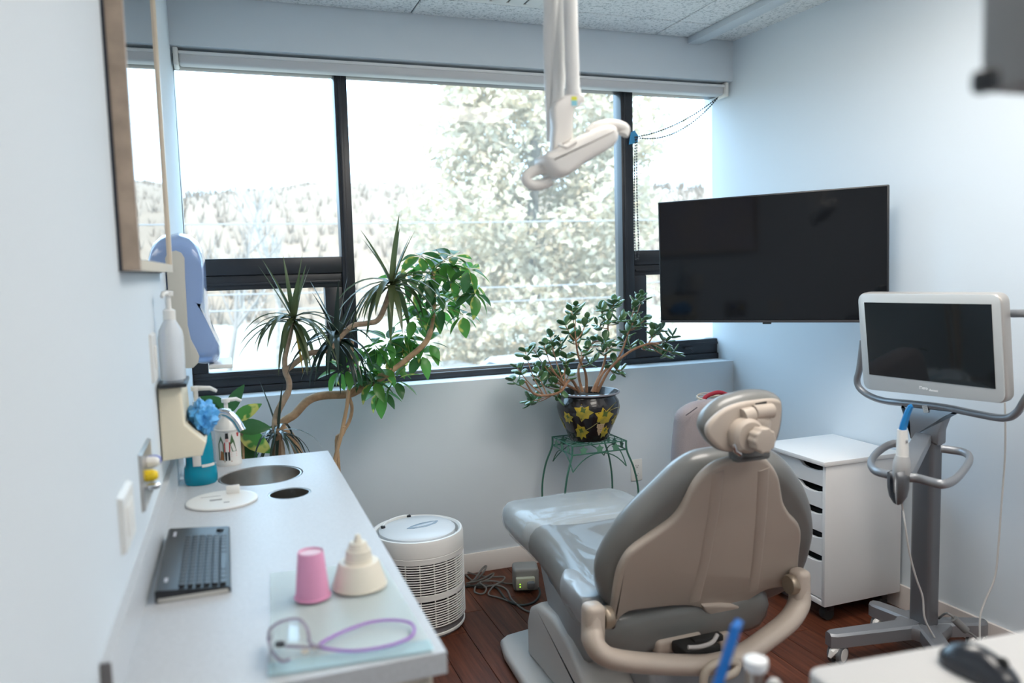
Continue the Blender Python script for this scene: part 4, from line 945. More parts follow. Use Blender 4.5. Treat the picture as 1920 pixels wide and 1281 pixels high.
for pts in ([(-.05, .06), (-.02, .075), (.01, .095), (.04, .11)], [(.05, .14), (.08, .165), (.12, .18)], [(.07, .15), (.11, .155), (.16, .15)]):
    obj('painted_vine', MB().tube(spl([on_pot(u, z, .0006) for u, z in pts], 4), .0017, 5), M_vine, potobj)
M_jst = mat('jade_stem', (.30, .16, .09), .7, var=.25, vscale=60, bump=.3); M_jl = mat('jade_leaf', (.055, .14, .055), .22, var=.3, vscale=12, coat=.25, col2=(.11, .22, .09))
jl = MB(); bmesh.ops.create_icosphere(jl.bm, subdivisions=2, radius=1)
for v in jl.bm.verts:
    x, y, z = v.co; t = (x + 1) / 2; wv = .62 * (math.sin(PI * min(1, t * .85 + .12)) ** .7) if 0 < t < 1 else .1
    v.co = Vector((.017 * (x + 1), .0125 * y * (.35 + .65 * min(1, t * 1.7)), .0030 * z + .004 * t * t))
jlm = mesh_of(jl, M_jl, 80)
def jleafpair(p, d, s, tw):
    d = Vector(d).normalized(); u = d.orthogonal().normalized(); v = d.cross(u); a = tw
    for k in (0, PI):
        q = (u * math.cos(a + k) + v * math.sin(a + k)) + d * R.uniform(.25, .8); link('leaf', jlm, jd, orient(p, q, R.uniform(-.4, .4), s * R.uniform(1.4, 1.95)))
jcount = [0]
def jp(px, py, dy): return at(px, py, y=JY + dy)
def jstem(pts, r0, r1, tipn=3, s=1.0, leaves=True):
    P = spl(pts, 5); n = len(P); obj('stem', MB().tube(P, [r0 + (r1 - r0) * k / (n - 1) for k in range(n)], 7), M_jst, jd)
    if leaves:
        d = (P[-1] - P[-3]).normalized()
        for k in range(tipn): jleafpair(P[-1] + d * (-.014 * k + .004), d, s * (.75 + .12 * k), k * PI / 2 + R.uniform(-.3, .3))
    return P
cx = (1095, 728)
tw_ = lambda: R.uniform(-.06, .06)
main = [[(1100, 735), (1098, 700), (1085, 670), (1080, 640)], [(1110, 735), (1130, 690), (1138, 650), (1140, 610)], [(1120, 735), (1145, 690), (1180, 660), (1215, 645), (1235, 645)], [(1085, 735), (1070, 712), (1050, 735), (1020, 742), (1000, 738), (985, 715)], [(1092, 735), (1085, 690), (1110, 645), (1125, 640)], [(1115, 735), (1130, 700), (1160, 670), (1180, 620)], [(1085, 733), (1060, 720), (1045, 705), (1030, 690)]]
twigs = []
for k, mpt in enumerate(main):
    dy = (-.03, .02, -.05, -.05, .04, .0, -.04)[k]
    P = jstem([jp(*mpt[0], 0)] + [jp(px, py, dy * (i + 1)) for i, (px, py) in enumerate(mpt[1:])], .0075, .0038, leaves=False); twigs.append(P)
tips = [(1072, 583, 0), (1060, 610, 0), (1080, 575, 0), (1050, 640, 3), (1032, 632, 3), (1020, 648, 3), (1035, 655, 3), (985, 660, 3), (1000, 655, 3), (970, 690, 3), (962, 715, 3), (990, 752, 3), (996, 757, 3), (1010, 690, 3), (1025, 700, 3), (1012, 720, 3), (1062, 672, 6), (1075, 640, 0), (1090, 625, 0), (1100, 600, 0), (1128, 580, 1), (1150, 570, 1), (1152, 566, 1), (1140, 600, 1), (1163, 600, 1), (1120, 610, 1), (1112, 640, 4), (1100, 655, 4), (1135, 640, 4), (1150, 650, 1), (1150, 680, 5),
        (1195, 560, 5), (1205, 556, 5), (1190, 585, 5), (1185, 605, 5), (1200, 610, 5), (1210, 600, 5), (1175, 625, 5), (1165, 640, 5), (1225, 622, 2), (1240, 618, 2), (1252, 640, 2), (1262, 630, 2), (1265, 662, 2), (1248, 668, 2), (1235, 655, 2), (1215, 655, 2), (1165, 695, 5), (1150, 700, 5), (1050, 700, 6), (1035, 720, 6), (1065, 705, 6), (1180, 650, 2), (1130, 660, 1), (1090, 660, 0), (1110, 680, 4), (1045, 745, 6), (1030, 705, 6), (1005, 700, 3)]
for px, py, k in tips:
    dy = R.uniform(-.09, .07); q = jp(px, py, dy); P = twigs[k]; src = min(P[len(P) // 3:], key=lambda v: (v - q).length)
    mid = src.lerp(q, .5) + Vector((R.uniform(-.012, .012), R.uniform(-.01, .01), -.008))
    seg = spl([src, mid, q], 4); obj('twig', MB().tube(seg, [.0032 - .0014 * i / (len(seg) - 1) for i in range(len(seg))], 5), M_jst, jd)
    d = (seg[-1] - seg[-3]).normalized(); d = (d + Vector((0, -.1, .5))).normalized(); L = (q - src).length
    for i in range(2 if L < .06 else 3):
        f = i * .022; jleafpair(q - (q - mid).normalized() * f, d, R.uniform(.75, 1.0), i * PI / 2 + R.uniform(-.4, .4))
# ---- wall outlet on the back wall
oc = at(1193, 881, y=YB)
wo = thing('wall_outlet', 'white double electrical outlet on the back wall by the plant stand', 'outlet', (oc.x, YB, oc.z - .057))
obj('plate', MB().box((oc.x, YB - .003, oc.z), (.064, .006, .112), None, .003), M_white, wo)
for dz in (.021, -.021):
    so = obj('socket', MB().prism([(x * .0165, y * .0135) for x, y in [(math.cos(2 * PI * k / 16), max(-.8, min(.8, math.sin(2 * PI * k / 16)))) for k in range(16)]], .002, frame((oc.x, YB - .006, oc.z + dz), (1, 0, 0), (0, 0, 1)), .0005), M_white, wo)
    sl_ = MB()
    for x, h_ in ((-.006, .008), (.006, .0065)): sl_.box((oc.x + x, YB - .0083, oc.z + dz + .003), (.0016, .0006, h_))
    sl_.box((oc.x, YB - .0083, oc.z + dz - .006), (.0045, .0006, .0045)); obj('slots', sl_, M_black, so)

# ================================================================ DENTAL CHAIR
XC = 1.225
M_uph = mat('grey_vinyl', (.185, .185, .18), .33, spec=.5, var=.06, vscale=5, bump=.03, bscale=300, coat=.3)
M_shell = mat('warm_grey_shell', (.48, .41, .35), .36, spec=.5)
M_link = mat('grey_base_cover', (.52, .50, .48), .4)
dc_ = thing('dental_chair', 'grey upholstered dental chair with beige backrest shell in the middle of the room', 'dental chair', (XC, 2.2, 0))
P0 = Vector((XC, 1.95, .47)); U = Vector((0, -.25, .475)).normalized(); NB_ = Vector((0, -U.z, U.y))   # back face normal, toward the camera and down
if NB_.y > 0: NB_ = -NB_
def plane_poly(px, off, p0=P0, u=Vector((1, 0, 0)), v=U, n=NB_):
    o = p0 + n * off; out = []
    for a, b in px:
        q = onp(a, b, o, n) - o; out.append((q.dot(u), q.dot(v)))
    return out, o
def smooth2(poly, k=4): return [(p.x, p.y) for p in spl([(x, y, 0) for x, y in poly], k, True)]
shell_px = [(1380, 865), (1348, 875), (1321, 895), (1303, 918), (1289, 945), (1275, 968), (1257, 986), (1221, 1011), (1194, 1031), (1176, 1049), (1162, 1076), (1155, 1108), (1149, 1149), (1144, 1178), (1152, 1184), (1162, 1163), (1180, 1149), (1212, 1144), (1257, 1139), (1298, 1139), (1325, 1149), (1338, 1168), (1346, 1196), (1364, 1196), (1373, 1176), (1380, 1149), (1394, 1135), (1421, 1117), (1439, 1108), (1461, 1104), (1484, 1100), (1496, 1086), (1500, 1045), (1504, 1008), (1500, 986), (1484, 968), (1471, 945), (1466, 918), (1461, 895), (1448, 874), (1434, 863), (1408, 861)]
poly, o_ = plane_poly(shell_px, .0)
Msh = frame(o_, (1, 0, 0), U)         # third axis = x cross U = toward the camera side
sgn = 1 if (Msh.to_3x3() @ Vector((0, 0, 1))).dot(NB_) > 0 else -1
def local_back(off): return frame(P0 + NB_ * off, (1, 0, 0), U)
shell = obj('back_shell', MB().prism(smooth2(poly, 3), .030, local_back(-.030) if sgn > 0 else local_back(0), .011, 3), M_shell, dc_)
pp_, _ = plane_poly([(1318, 1138), (1334, 1160), (1341, 1184), (1346, 1202), (1366, 1202), (1372, 1180), (1380, 1150), (1388, 1138)], .012)
obj('shell_neck', MB().prism(smooth2(pp_, 2), .030, local_back(-.018), .009, 3), M_shell, shell)
# moulded ridges on the shell, running down from the shoulders
for pts in ([(1347, 885), (1338, 960), (1322, 1050), (1303, 1128)], [(1432, 880), (1428, 960), (1420, 1050), (1412, 1108)]):
    pp, _ = plane_poly(pts, .0)
    obj('shell_ridge', MB().tube([P0 + Vector((1, 0, 0)) * x + U * y - NB_ * .002 for x, y in pp], .020, 12, flat=.26, up=(1, 0, 0)), M_shell, shell)
cush_px = [(1385, 843), (1339, 849), (1303, 857), (1266, 880), (1230, 914), (1194, 949), (1162, 985), (1135, 1026), (1120, 1057), (1116, 1085), (1121, 1113), (1140, 1132), (1200, 1142), (1300, 1142), (1400, 1120), (1470, 1090), (1500, 1050), (1513, 1010), (1518, 985), (1517, 962), (1512, 931), (1498, 899), (1475, 868), (1450, 849), (1420, 843)]
poly, _ = plane_poly(cush_px, -.075)
obj('backrest', MB().pad(smooth2(poly, 3), .105, local_back(-.078), .052, .006), M_uph, dc_)
# headrest
hy = 1.665
def hpoly(px, y): return [(q.x - XC, q.z) for q in (at(a, b, y=y) for a, b in px)]
Mh = Matrix(((1, 0, 0, XC), (0, 0, -1, hy), (0, 1, 0, 0), (0, 0, 0, 1)))
hc_px = [(1311, 800), (1314, 784), (1323, 768), (1340, 751), (1358, 741), (1378, 735), (1400, 731), (1420, 730), (1440, 733), (1454, 742), (1459, 756), (1459, 780), (1456, 800), (1448, 825), (1430, 842), (1400, 848), (1372, 848), (1346, 844), (1327, 830), (1316, 814)]
Mh2 = Mh.copy(); Mh2[1][3] = hy + .045
obj('headrest', MB().pad(smooth2(hpoly(hc_px, hy + .045), 3), .085, Mh2, .042, .004), M_uph, dc_)
hs_px = [(1318, 806), (1322, 792), (1336, 777), (1354, 764), (1380, 754), (1408, 749), (1436, 746), (1452, 748), (1457, 757), (1456, 780), (1452, 805), (1444, 826), (1428, 842), (1400, 846), (1372, 845), (1348, 843), (1331, 830), (1321, 818)]
hs = obj('headrest_shell', MB().prism(smooth2(hpoly(hs_px, hy), 3), .022, Mh, .008, 3), M_shell, dc_)
def hq(px, py, dy=0): return at(px, py, y=hy + dy)
a, b_ = hq(1413, 774, -.03), hq(1447, 770, -.03)
obj('hinge_barrel', MB().tube([a, b_], .019, 16), M_shell, hs); a2, b2 = hq(1392, 782, -.028), hq(1411, 777, -.028)
obj('hinge_barrel', MB().tube([a2, b2], .0205, 16), M_shell, hs)
obj('slot', MB().box(hq(1427, 758, -.0225), (.034, .003, .010), Euler((0, -.08, 0)).to_matrix(), .001), M_rubber, hs)
brk = MB(); brk.box(hq(1412, 800, -.02), (.082, .05, .062), Euler((0, .25, 0)).to_matrix(), .016, 4)
obj('bracket', brk, M_shell, hs)
obj('bracket_disc', MB().lathe([(.0, -.02), (.042, -.02), (.044, -.01), (.044, .02), (.036, .03), (0, .03)], Matrix.Translation(hq(1395, 815, -.03)) @ Matrix.Rotation(PI / 2, 4, 'X'), 28), M_shell, hs)
kn = [(math.cos(t) * r_, math.sin(t) * r_) for t, r_ in [(2 * PI * k / 48, .031 + .0016 * math.cos(10 * 2 * PI * k / 48)) for k in range(48)]]
kc = hq(1420, 822, -.065)
obj('knob', MB().prism(kn, .034, frame(kc, (1, 0, .0), (0, 0, 1)), .005, 3), M_shell, hs)
obj('lever', MB().tube([hq(1376, 832, -.05), hq(1380, 846, -.052), hq(1388, 852, -.052)], .0062, 10), M_chrome, hs)
obj('neck', MB().box(hq(1405, 851, .0), (.10, .05, .03), None, .01).box(hq(1402, 857, -.01), (.085, .03, .02), None, .008), mat('dark_neck', (.10, .10, .10), .5), dc_)
# seat and leg rest
def seat_row(y, hw, zt, th, r_, dish=.0, n=8):
    XC = 1.225 + .05 * max(0, min(1, (2.30 - y) / .25))
    """a cross-section of the long seat cushion"""
    pts = []
    for k in range(n + 1):
        t = -1 + 2 * k / n; x = t * (hw - r_); pts.append(Vector((XC + x, y, zt - dish * (1 - t * t))))
    for k in range(1, 6): a = PI / 2 - PI * k / 6; pts.append(Vector((XC + hw - r_ + r_ * math.cos(a), y, zt - th / 2 + th / 2 * math.sin(a))))
    for k in range(n + 1):
        t = 1 - 2 * k / n; pts.append(Vector((XC + t * (hw - r_), y, zt - th)))
    for k in range(1, 6): a = -PI / 2 - PI * k / 6; pts.append(Vector((XC - hw + r_ + r_ * math.cos(a), y, zt - th / 2 + th / 2 * math.sin(a))))
    return pts
st_rows = [(1.988, .21, .385, .05, .024, 0), (1.995, .27, .408, .11, .05, 0), (2.018, .30, .425, .15, .07, 0), (2.06, .305, .443, .15, .06, .005), (2.13, .300, .465, .175, .06, .018), (2.22, .275, .465, .18, .06, .03), (2.34, .245, .47, .17, .06, .03), (2.44, .240, .49, .155, .06, .03), (2.53, .250, .515, .14, .055, .022), (2.60, .268, .53, .13, .055, .012), (2.70, .276, .535, .12, .05, .006), (2.80, .272, .535, .115, .05, .004), (2.86, .255, .53, .10, .045, 0), (2.895, .22, .515, .07, .03, 0), (2.90, .18, .50, .04, .018, 0)]
obj('seat', MB().loft([seat_row(*r_) for r_ in st_rows]), M_uph, dc_, angle=70)
# clear plastic sleeve over the foot end
def cling(y, hw, zt, th, r_, dish, s):
    out = []
    for p in seat_row(y, hw, zt, th, r_, dish):
        k = noise.noise((p.x * 9, p.y * 14, p.z * 22)) * .004 + abs(noise.noise((p.x * 26 + 3, p.y * 9, p.z * 50))) * .006 * (1 if p.z < zt - .03 else .45)
        d = Vector((p.x - XC, 0, p.z - zt + th / 2)).normalized(); out.append(p + d * (.003 + s + max(0, k)))
    return out
M_cling = mat('clear_plastic_sleeve', (.82, .86, .88), .10, spec=.6, alpha=.30)
rows = []
for j in range(16):
    y = 2.56 + .30 * j / 15
    for A, B in zip(st_rows, st_rows[1:]):
        if A[0] <= y <= B[0]: t = (y - A[0]) / (B[0] - A[0]); q = [A[i] + (B[i] - A[i]) * t for i in range(6)]; q[0] = y; break
    rows.append(cling(*q, .003 * math.sin(j * 2.1) ** 2))
obj('plastic_sleeve', MB().loft(rows, caps=False), M_cling, dc_, angle=80)
# seat skirt and padded armrest
obj('skirt', MB().loft([[Vector((XC + s * w_, y, z)) for s, z in ((-1, zb), (-1.03, (zb + zt) / 2), (-1, zt), (1, zt), (1.03, (zb + zt) / 2), (1, zb))] for y, w_, zb, zt in ((2.09, .20, .26, .33), (2.13, .235, .22, .35), (2.25, .245, .20, .36), (2.45, .23, .24, .36), (2.60, .20, .36, .41))]), mat('blue_grey_skirt', (.27, .285, .30), .35), dc_, angle=60)
def arm_at(px, py): return at(px, py, z=.47)
ar_px = [(1052, 1072), (1060, 1065), (1080, 1068), (1098, 1080), (1120, 1100), (1132, 1122), (1100, 1128), (1085, 1122), (1065, 1100), (1050, 1085)]
ap_ = [arm_at(*p) for p in ar_px]; ac = sum(ap_, Vector()) / len(ap_)
for mir in (0, 1):
    pl_ = [((p.x - ac.x) * (-1 if mir else 1), p.y - ac.y) for p in ap_]
    c_ = Vector((2 * XC - ac.x if mir else ac.x, ac.y, 0))
    obj('armrest', MB().pad(smooth2(pl_, 3), .085, Matrix.Translation((c_.x, c_.y, .432)), .022, .004), mat('arm_vinyl', (.30, .32, .34), .3, coat=.2) if not mir else bpy.data.materials['arm_vinyl'], dc_)
# yoke carrying the backrest
yk = 1.885
def yq(px, py, dy=0): return at(px, py, y=yk + dy)
yp_ = [yq(1110, 1148, .03), yq(1110, 1180, .02), yq(1113, 1204), yq(1126, 1224, -.02), yq(1150, 1236, -.03), yq(1200, 1243, -.03), yq(1280, 1247, -.03), yq(1340, 1245, -.03), yq(1395, 1226, -.03), yq(1440, 1196, -.02), yq(1478, 1165, 0), yq(1497, 1135, .02), yq(1500, 1105, .03), yq(1498, 1080, .03)]
ysp = spl(yp_, 5); n_ = len(ysp)
obj('yoke', MB().tube(ysp, [.040 if 8 < k < n_ - 9 else .034 + .006 * min(k, n_ - 1 - k) / 9 for k in range(n_)], 14, flat=.72, up=(0, -1, .25)), M_shell, dc_, angle=60)
for px, py in ((1138, 1158), (1484, 1096)):
    q = yq(px, py, .03); obj('pivot', MB().lathe([(0, -.014), (.028, -.014), (.032, -.008), (.032, .008), (.028, .014), (0, .014)], Matrix.Translation(q) @ Matrix.Rotation(PI / 2, 4, 'Y'), 22), mat('pivot_bronze', (.32, .26, .20), .3, .4) if px < 1200 else bpy.data.materials['pivot_bronze'], dc_)
for px, py, w_ in ((1112, 1172, .058), (1499, 1104, .050)): obj('upright', MB().box(yq(px, py, .025), (w_, .06, .125), Euler((0, .03, 0)).to_matrix(), .018, 4), M_shell, dc_)
obj('neck_bracket', MB().box(yq(1357, 1203, .10), (.042, .035, .06), Euler((-.3, 0, 0)).to_matrix(), .010, 3), M_shell, dc_)
obj('mechanism', MB().box(yq(1305, 1215, .05), (.12, .08, .035), None, .006).box(yq(1325, 1198, .06), (.10, .03, .02), None, .004), M_rubber, dc_)
obj('release_lever', MB().tube(spl([yq(1345, 1190, -.03), yq(1335, 1205, -.04), yq(1312, 1213, -.045), yq(1290, 1214, -.04)], 5), .006, 8), mat('grey_lever', (.45, .43, .42), .35), dc_)
lp = [yq(1318, 1285, -.09), yq(1322, 1262, -.09), yq(1338, 1246, -.09), yq(1368, 1240, -.08), yq(1382, 1246, -.08), yq(1376, 1262, -.09), yq(1350, 1272, -.1)]
obj('cable_loop', MB().tube(spl(lp, 6), .012, 10), mat('beige_hose', (.46, .40, .33), .45), dc_)
# base
obj('floor_plate', MB().prism(smooth2([(-.30, -.42), (.15, -.42), (.20, -.30), (.20, .42), (.12, .55), (-.25, .55), (-.36, .42), (-.36, -.30)], 3), .045, Matrix.Translation((XC + .02, 2.22, 0)), .018, 3), M_link, dc_)
sp_ = [(2.58, .045), (2.58, .17), (2.55, .235), (2.48, .275), (2.34, .285), (2.22, .255), (2.05, .15), (1.90, .055), (1.90, .045)]
Ms = Matrix(((0, 0, 1, XC - .27), (1, 0, 0, 0), (0, 1, 0, 0), (0, 0, 0, 1)))
obj('link_cover', MB().prism(sp_, .17, Ms, .020, 3), M_link, dc_)
obj('pedestal', MB().prism([(2.55, .045), (2.55, .24), (2.40, .30), (2.10, .30), (1.98, .25), (1.92, .045)], .34, Matrix(((0, 0, 1, XC - .11), (1, 0, 0, 0), (0, 1, 0, 0), (0, 0, 0, 1))), .02, 3), mat('blue_grey_pedestal', (.27, .28, .30), .4), dc_)
obj('lift_arm', MB().box((XC, 2.06, .30), (.16, .16, .05), None, .015, 3), M_shell, dc_)

# ================================================================ BEHIND THE CHAIR
# padded stool whose back shows round the headrest
M_mauve = mat('mauve_fabric', (.27, .235, .245), .8, var=.08, vscale=10, bump=.25, bscale=220)
sy = 2.47
so_ = thing('padded_stool', 'mauve grey padded stool back showing behind the dental chair headrest', 'stool', (1.63, sy + .15, 0))
bk_px = [(1276, 875), (1277, 845), (1280, 812), (1285, 780), (1306, 762), (1334, 754), (1400, 750), (1450, 758), (1469, 778), (1462, 805), (1456, 832), (1454, 870)]
bp_ = [(q.x - 1.63, q.z) for q in (at(a, b, y=sy) for a, b in bk_px)]
zlow = min(p[1] for p in bp_); bp_ = bp_[:1] + bp_[1:] 
bp_ = [(bp_[0][0] + .005, zlow - .10)] + bp_ + [(bp_[-1][0] - .005, zlow - .10)]
Mst = Matrix(((1, 0, 0, 1.63), (0, 0, -1, sy + .05), (0, 1, 0, 0), (0, 0, 0, 1)))
bk = obj('backrest', MB().pad(smooth2(bp_, 4), .10, Mst, .04, .006), M_mauve, so_)
obj('seam', MB().tube([at(1286, 779, y=sy - .004), at(1296, 772, y=sy - .006), at(1307, 764, y=sy - .002)], .0022, 6), mat('dark_seam', (.08, .07, .08), .8), bk)
obj('seat', MB().lathe([(0, 0), (.10, 0), (.118, .02), (.12, .05), (.10, .075), (0, .08)], Matrix.Translation((1.63, sy + .24, .44)), 32), M_mauve, so_)
obj('back_post', MB().tube([(1.63, sy + .24, .43), (1.63, sy + .07, .44), (1.63, sy + .055, .60)], .016, 8), M_black, so_)
obj('column', MB().tube([(1.63, sy + .24, .09), (1.63, sy + .24, .44)], .025, 12), M_chrome, so_)
for k in range(5):
    a = 2 * PI * k / 5 + .3; q = Vector((1.63 + math.cos(a) * .14, sy + .24 + math.sin(a) * .14, .075))
    lg = obj('leg', MB().tube([(1.63, sy + .24, .10), q], [.022, .015], 8), M_black, so_)
    obj('caster', MB().lathe([(0, -.012), (.026, -.012), (.026, .012), (0, .012)], Matrix.Translation((q.x, q.y, .027)) @ Matrix.Rotation(PI / 2, 4, 'X'), 16), M_rubber, lg)
# wicker basket with a red handle
by = 3.0
bc = at(1348, 752, y=by)
wb_ = thing('wicker_basket', 'pale wicker basket with a red padded handle behind the mauve stool back', 'basket', (bc.x, by, 0))
M_wick = mat('pale_wicker', (.60, .52, .42), .7, var=.25, vscale=40); M_red = mat('red_padding', (.33, .012, .03), .5)
bw = MB()
for k in range(9):
    pts = [(bc.x + math.cos(t) * (.097 + .006 * math.sin(3 * t + k)), by + math.sin(t) * (.085 + .005 * math.cos(2 * t + k)), bc.z - .012 + .004 * k + .006 * math.sin(2 * t + k * 1.3)) for t in [2 * PI * i / 40 for i in range(40)]]
    bw.tube(pts, .0022, 5, closed=True)
obj('rim', bw, M_wick, wb_)
obj('body', MB().lathe([(0, 0), (.075, 0), (.085, .3), (.094, bc.z - .01), (.088, bc.z - .01), (.07, .02), (0, .02)], Matrix.Translation((bc.x, by, 0)), 36), M_wick, wb_)
ha, hb, hm = at(1319, 757, y=by), at(1377, 757, y=by), at(1345, 736, y=by)
obj('handle', MB().tube(spl([ha - Vector((0, 0, .06)), ha, at(1324, 744, y=by), hm, at(1362, 740, y=by), at(1375, 750, y=by), hb - Vector((0, 0, .06))], 6), .0095, 12), M_red, wb_)

# ================================================================ DRAWER CABINET
cx0, cx1, cy0, cy1 = 2.150, 2.535, 2.415, 2.80; cz0 = .075; ct_ = .655
dcab = thing('drawer_cabinet', 'white five-drawer cabinet on black casters against the right wall', 'cabinet', ((cx0 + cx1) / 2, (cy0 + cy1) / 2, 0))
M_lam = mat('white_laminate', (.77, .755, .745), .42)
for y in (cy0, cy1 - .018): obj('side_panel', MB().span((cx0, y, cz0), (cx1, y + .018, ct_ - .012), .0015), M_lam, dcab)
obj('top_panel', MB().span((cx0 - .012, cy0 - .006, ct_ - .012), (cx1, cy1 + .006, ct_ + .006), .002), M_lam, dcab)
obj('bottom_panel', MB().span((cx0, cy0 + .018, cz0), (cx1, cy1 - .018, cz0 + .02), .001), M_lam, dcab)
obj('back_panel', MB().span((cx1 - .012, cy0 + .018, cz0 + .02), (cx1 - .002, cy1 - .018, ct_ - .013)), M_lam, dcab)
tops = [at(1546, py, y=cy0).z for py in (877, 918, 960, 1005, 1049)]; tops[0] = ct_ - .016; bots = tops[1:] + [cz0 + .022]
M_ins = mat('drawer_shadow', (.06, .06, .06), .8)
for zt, zb in zip(tops, bots):
    zt -= .0; zb += .004; ya, yb = cy0 + .020, cy1 - .020; Wd = yb - ya; ymid = ya + .085
    out = [(ya, zb), (yb, zb), (yb, zt)]
    notch = [(ya + .150, zt), (ya + .135, zt - .004), (ya + .115, zt - .020), (ya + .085, zt - .026), (ya + .04, zt - .026), (ya + .015, zt - .020), (ya, zt - .016)]
    M_ = Matrix(((0, 0, 1, cx0 + .004), (1, 0, 0, 0), (0, 1, 0, 0), (0, 0, 0, 1)))
    d_ = obj('drawer', MB().prism(out + notch, .016, M_, .0015, 1), M_lam, dcab)
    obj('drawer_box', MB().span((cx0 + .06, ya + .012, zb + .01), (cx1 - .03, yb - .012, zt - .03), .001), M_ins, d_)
for x in (cx0 + .05, cx1 - .06):
    for y in (cy0 + .045, cy1 - .045):
        c_ = obj('caster', MB().lathe([(0, -.016), (.024, -.016), (.027, -.012), (.027, .012), (.024, .016), (0, .016)], Matrix.Translation((x, y, .0275)) @ Matrix.Rotation(PI / 2, 4, 'X'), 20), M_rubber, dcab)
        obj('caster_fork', MB().box((x + .006, y, .058), (.03, .04, .034), None, .004), M_black, c_)

# ================================================================ TELEVISION
h_ = .53; C_tv = CAM + Vector((4.0272, 5.21, .0243)) * h_
ru = Vector((.6411, -.752, .0108)).normalized(); rv = Vector((-.031, .017, 1.0113)); rv = (rv - ru * rv.dot(ru)).normalized()
tv = thing('television', 'large black flat television on a swivel arm on the right wall', 'television', C_tv)
Mtv = frame(C_tv, ru, rv); Wt, Ht = .9885 * h_ * 1.778 / 1.0, h_ * 1.0119
def inM(b, M): b.bm.transform(M); return b
obj('housing', inM(MB().box((0, 0, -.014), (Wt, Ht, .028), None, .004, 2).box((0, -.04, -.038), (Wt * .62, Ht * .6, .03), None, .012, 2), Mtv), M_black, tv)
obj('screen', inM(MB().box((0, .003, .0006), (Wt - .014, Ht - .018, .0012)), Mtv), mat('black_screen', (.004, .005, .007), .06, spec=.35), tv)
obj('bezel_strip', inM(MB().box((0, -Ht / 2 + .005, .001), (Wt, .009, .003), None, .001), Mtv), mat('dark_bezel', (.05, .05, .055), .3), tv)
obj('logo_tab', inM(MB().box((0, -Ht / 2 - .003, -.006), (.035, .007, .012), None, .002), Mtv), M_black, tv)
ba = Mtv @ Vector((0, 0, -.05)); wy = 2.72; wpt = Vector((xr(wy) - .012, wy, C_tv.z)); el = (ba + wpt) / 2 + Vector((.0, .06, 0))
arm_ = obj('wall_arm', MB().tube([ba, el], .018, 10).tube([el, wpt], .018, 10).lathe([(0, -.03), (.024, -.03), (.024, .03), (0, .03)], Matrix.Translation(el), 14), M_black, tv)
obj('wall_plate', MB().box((xr(wy) - .0115, wy, C_tv.z), (.013, .12, .22), None, .003), M_black, arm_)

# ================================================================ SCANNER CART
h_ = .268; C_m = CAM + Vector((8.2286, 7.519, -1.0589)) * h_
C_m = CAM + (Vector((8.2286, 7.519, .3811)) - Vector((0, 0, 1.336)) + Vector((0, 0, 0))) * h_ if False else CAM + Vector((8.2286, 7.519, .3811 - 1.44)) * h_
mu = Vector((.076, -.9999, .0156)).normalized(); mv = Vector((-.1195, -.0096, .9899)); mv = (mv - mu * mv.dot(mu)).normalized()
Mm = frame(C_m, mu, mv); mn = Vector((Mm[0][2], Mm[1][2], Mm[2][2]))
HX_, HY_ = 2.335, 2.115
ct = thing('scanner_cart', 'silver grey wheeled scanner cart with a white framed touchscreen by the right wall', 'cart', (HX_, HY_, 0))
def monp(px, py, off=0): return onp(px, py, C_m + mn * off, mn)
def monl(px, py, off=0): q = monp(px, py, off) - C_m; return (q.dot(mu), q.dot(mv))
oc_ = [monl(*p) for p in ((1607, 549.5), (1878, 551), (1888.5, 759), (1618.7, 730.5))]
def round_poly(c, r, n=6):
    out = []; N = len(c)
    for i in range(N):
        p = Vector(c[i]); a = (Vector(c[i - 1]) - p).normalized(); b = (Vector(c[(i + 1) % N]) - p).normalized()
        P1, P2 = p + a * r, p + b * r
        for k in range(n + 1): t = k / n; out.append(tuple(P1 * (1 - t) ** 2 + p * 2 * t * (1 - t) + P2 * t * t))
    return out
rp_ = round_poly(oc_, .035)
mon = obj('monitor', MB().prism(rp_[::-1] if False else rp_, .042, Mm @ Matrix.Translation((0, 0, -.042)), .009, 3), mat('silver_monitor_back', (.50, .48, .46), .3, .3), ct)
cn = [Vector(p) * .985 for p in oc_]
obj('bezel', MB().prism(round_poly([tuple(p) for p in cn], .033), .003, Mm @ Matrix.Translation((0, 0, -.0012)), .0012, 2), mat('pale_bezel', (.55, .575, .58), .22), mon)
sc4 = [monl(*p) for p in ((1621.2, 566.9), (1859.8, 570.5), (1867.8, 729.2), (1631.1, 701.8))]
obj('screen', MB().prism(sc4, .0012, Mm @ Matrix.Translation((0, 0, .0018)), 0), mat('dark_touchscreen', (.010, .013, .015), .05, spec=.6), mon)
M_let = mat('white_lettering', (.92, .92, .92), .4)
for txt, (px, py), sz in (('iTero', (1724, 729), .0150), ('element', (1742.5, 733), .0105)):
    cu = bpy.data.curves.new('lettering', 'FONT'); cu.body = txt; cu.size = sz; cu.extrude = .0003; cu.align_y = 'BOTTOM_BASELINE'; cu.materials.append(M_let); cu.offset = .0002
    o = bpy.data.objects.new('lettering', cu); COL.objects.link(o); q = monl(px, py)
    bpy.context.view_layer.update(); me_ = bpy.data.meshes.new_from_object(o.evaluated_get(bpy.context.evaluated_depsgraph_get())); bpy.data.objects.remove(o); link('lettering', me_, mon, Mm @ Matrix.Translation((q[0], q[1], .0023)))
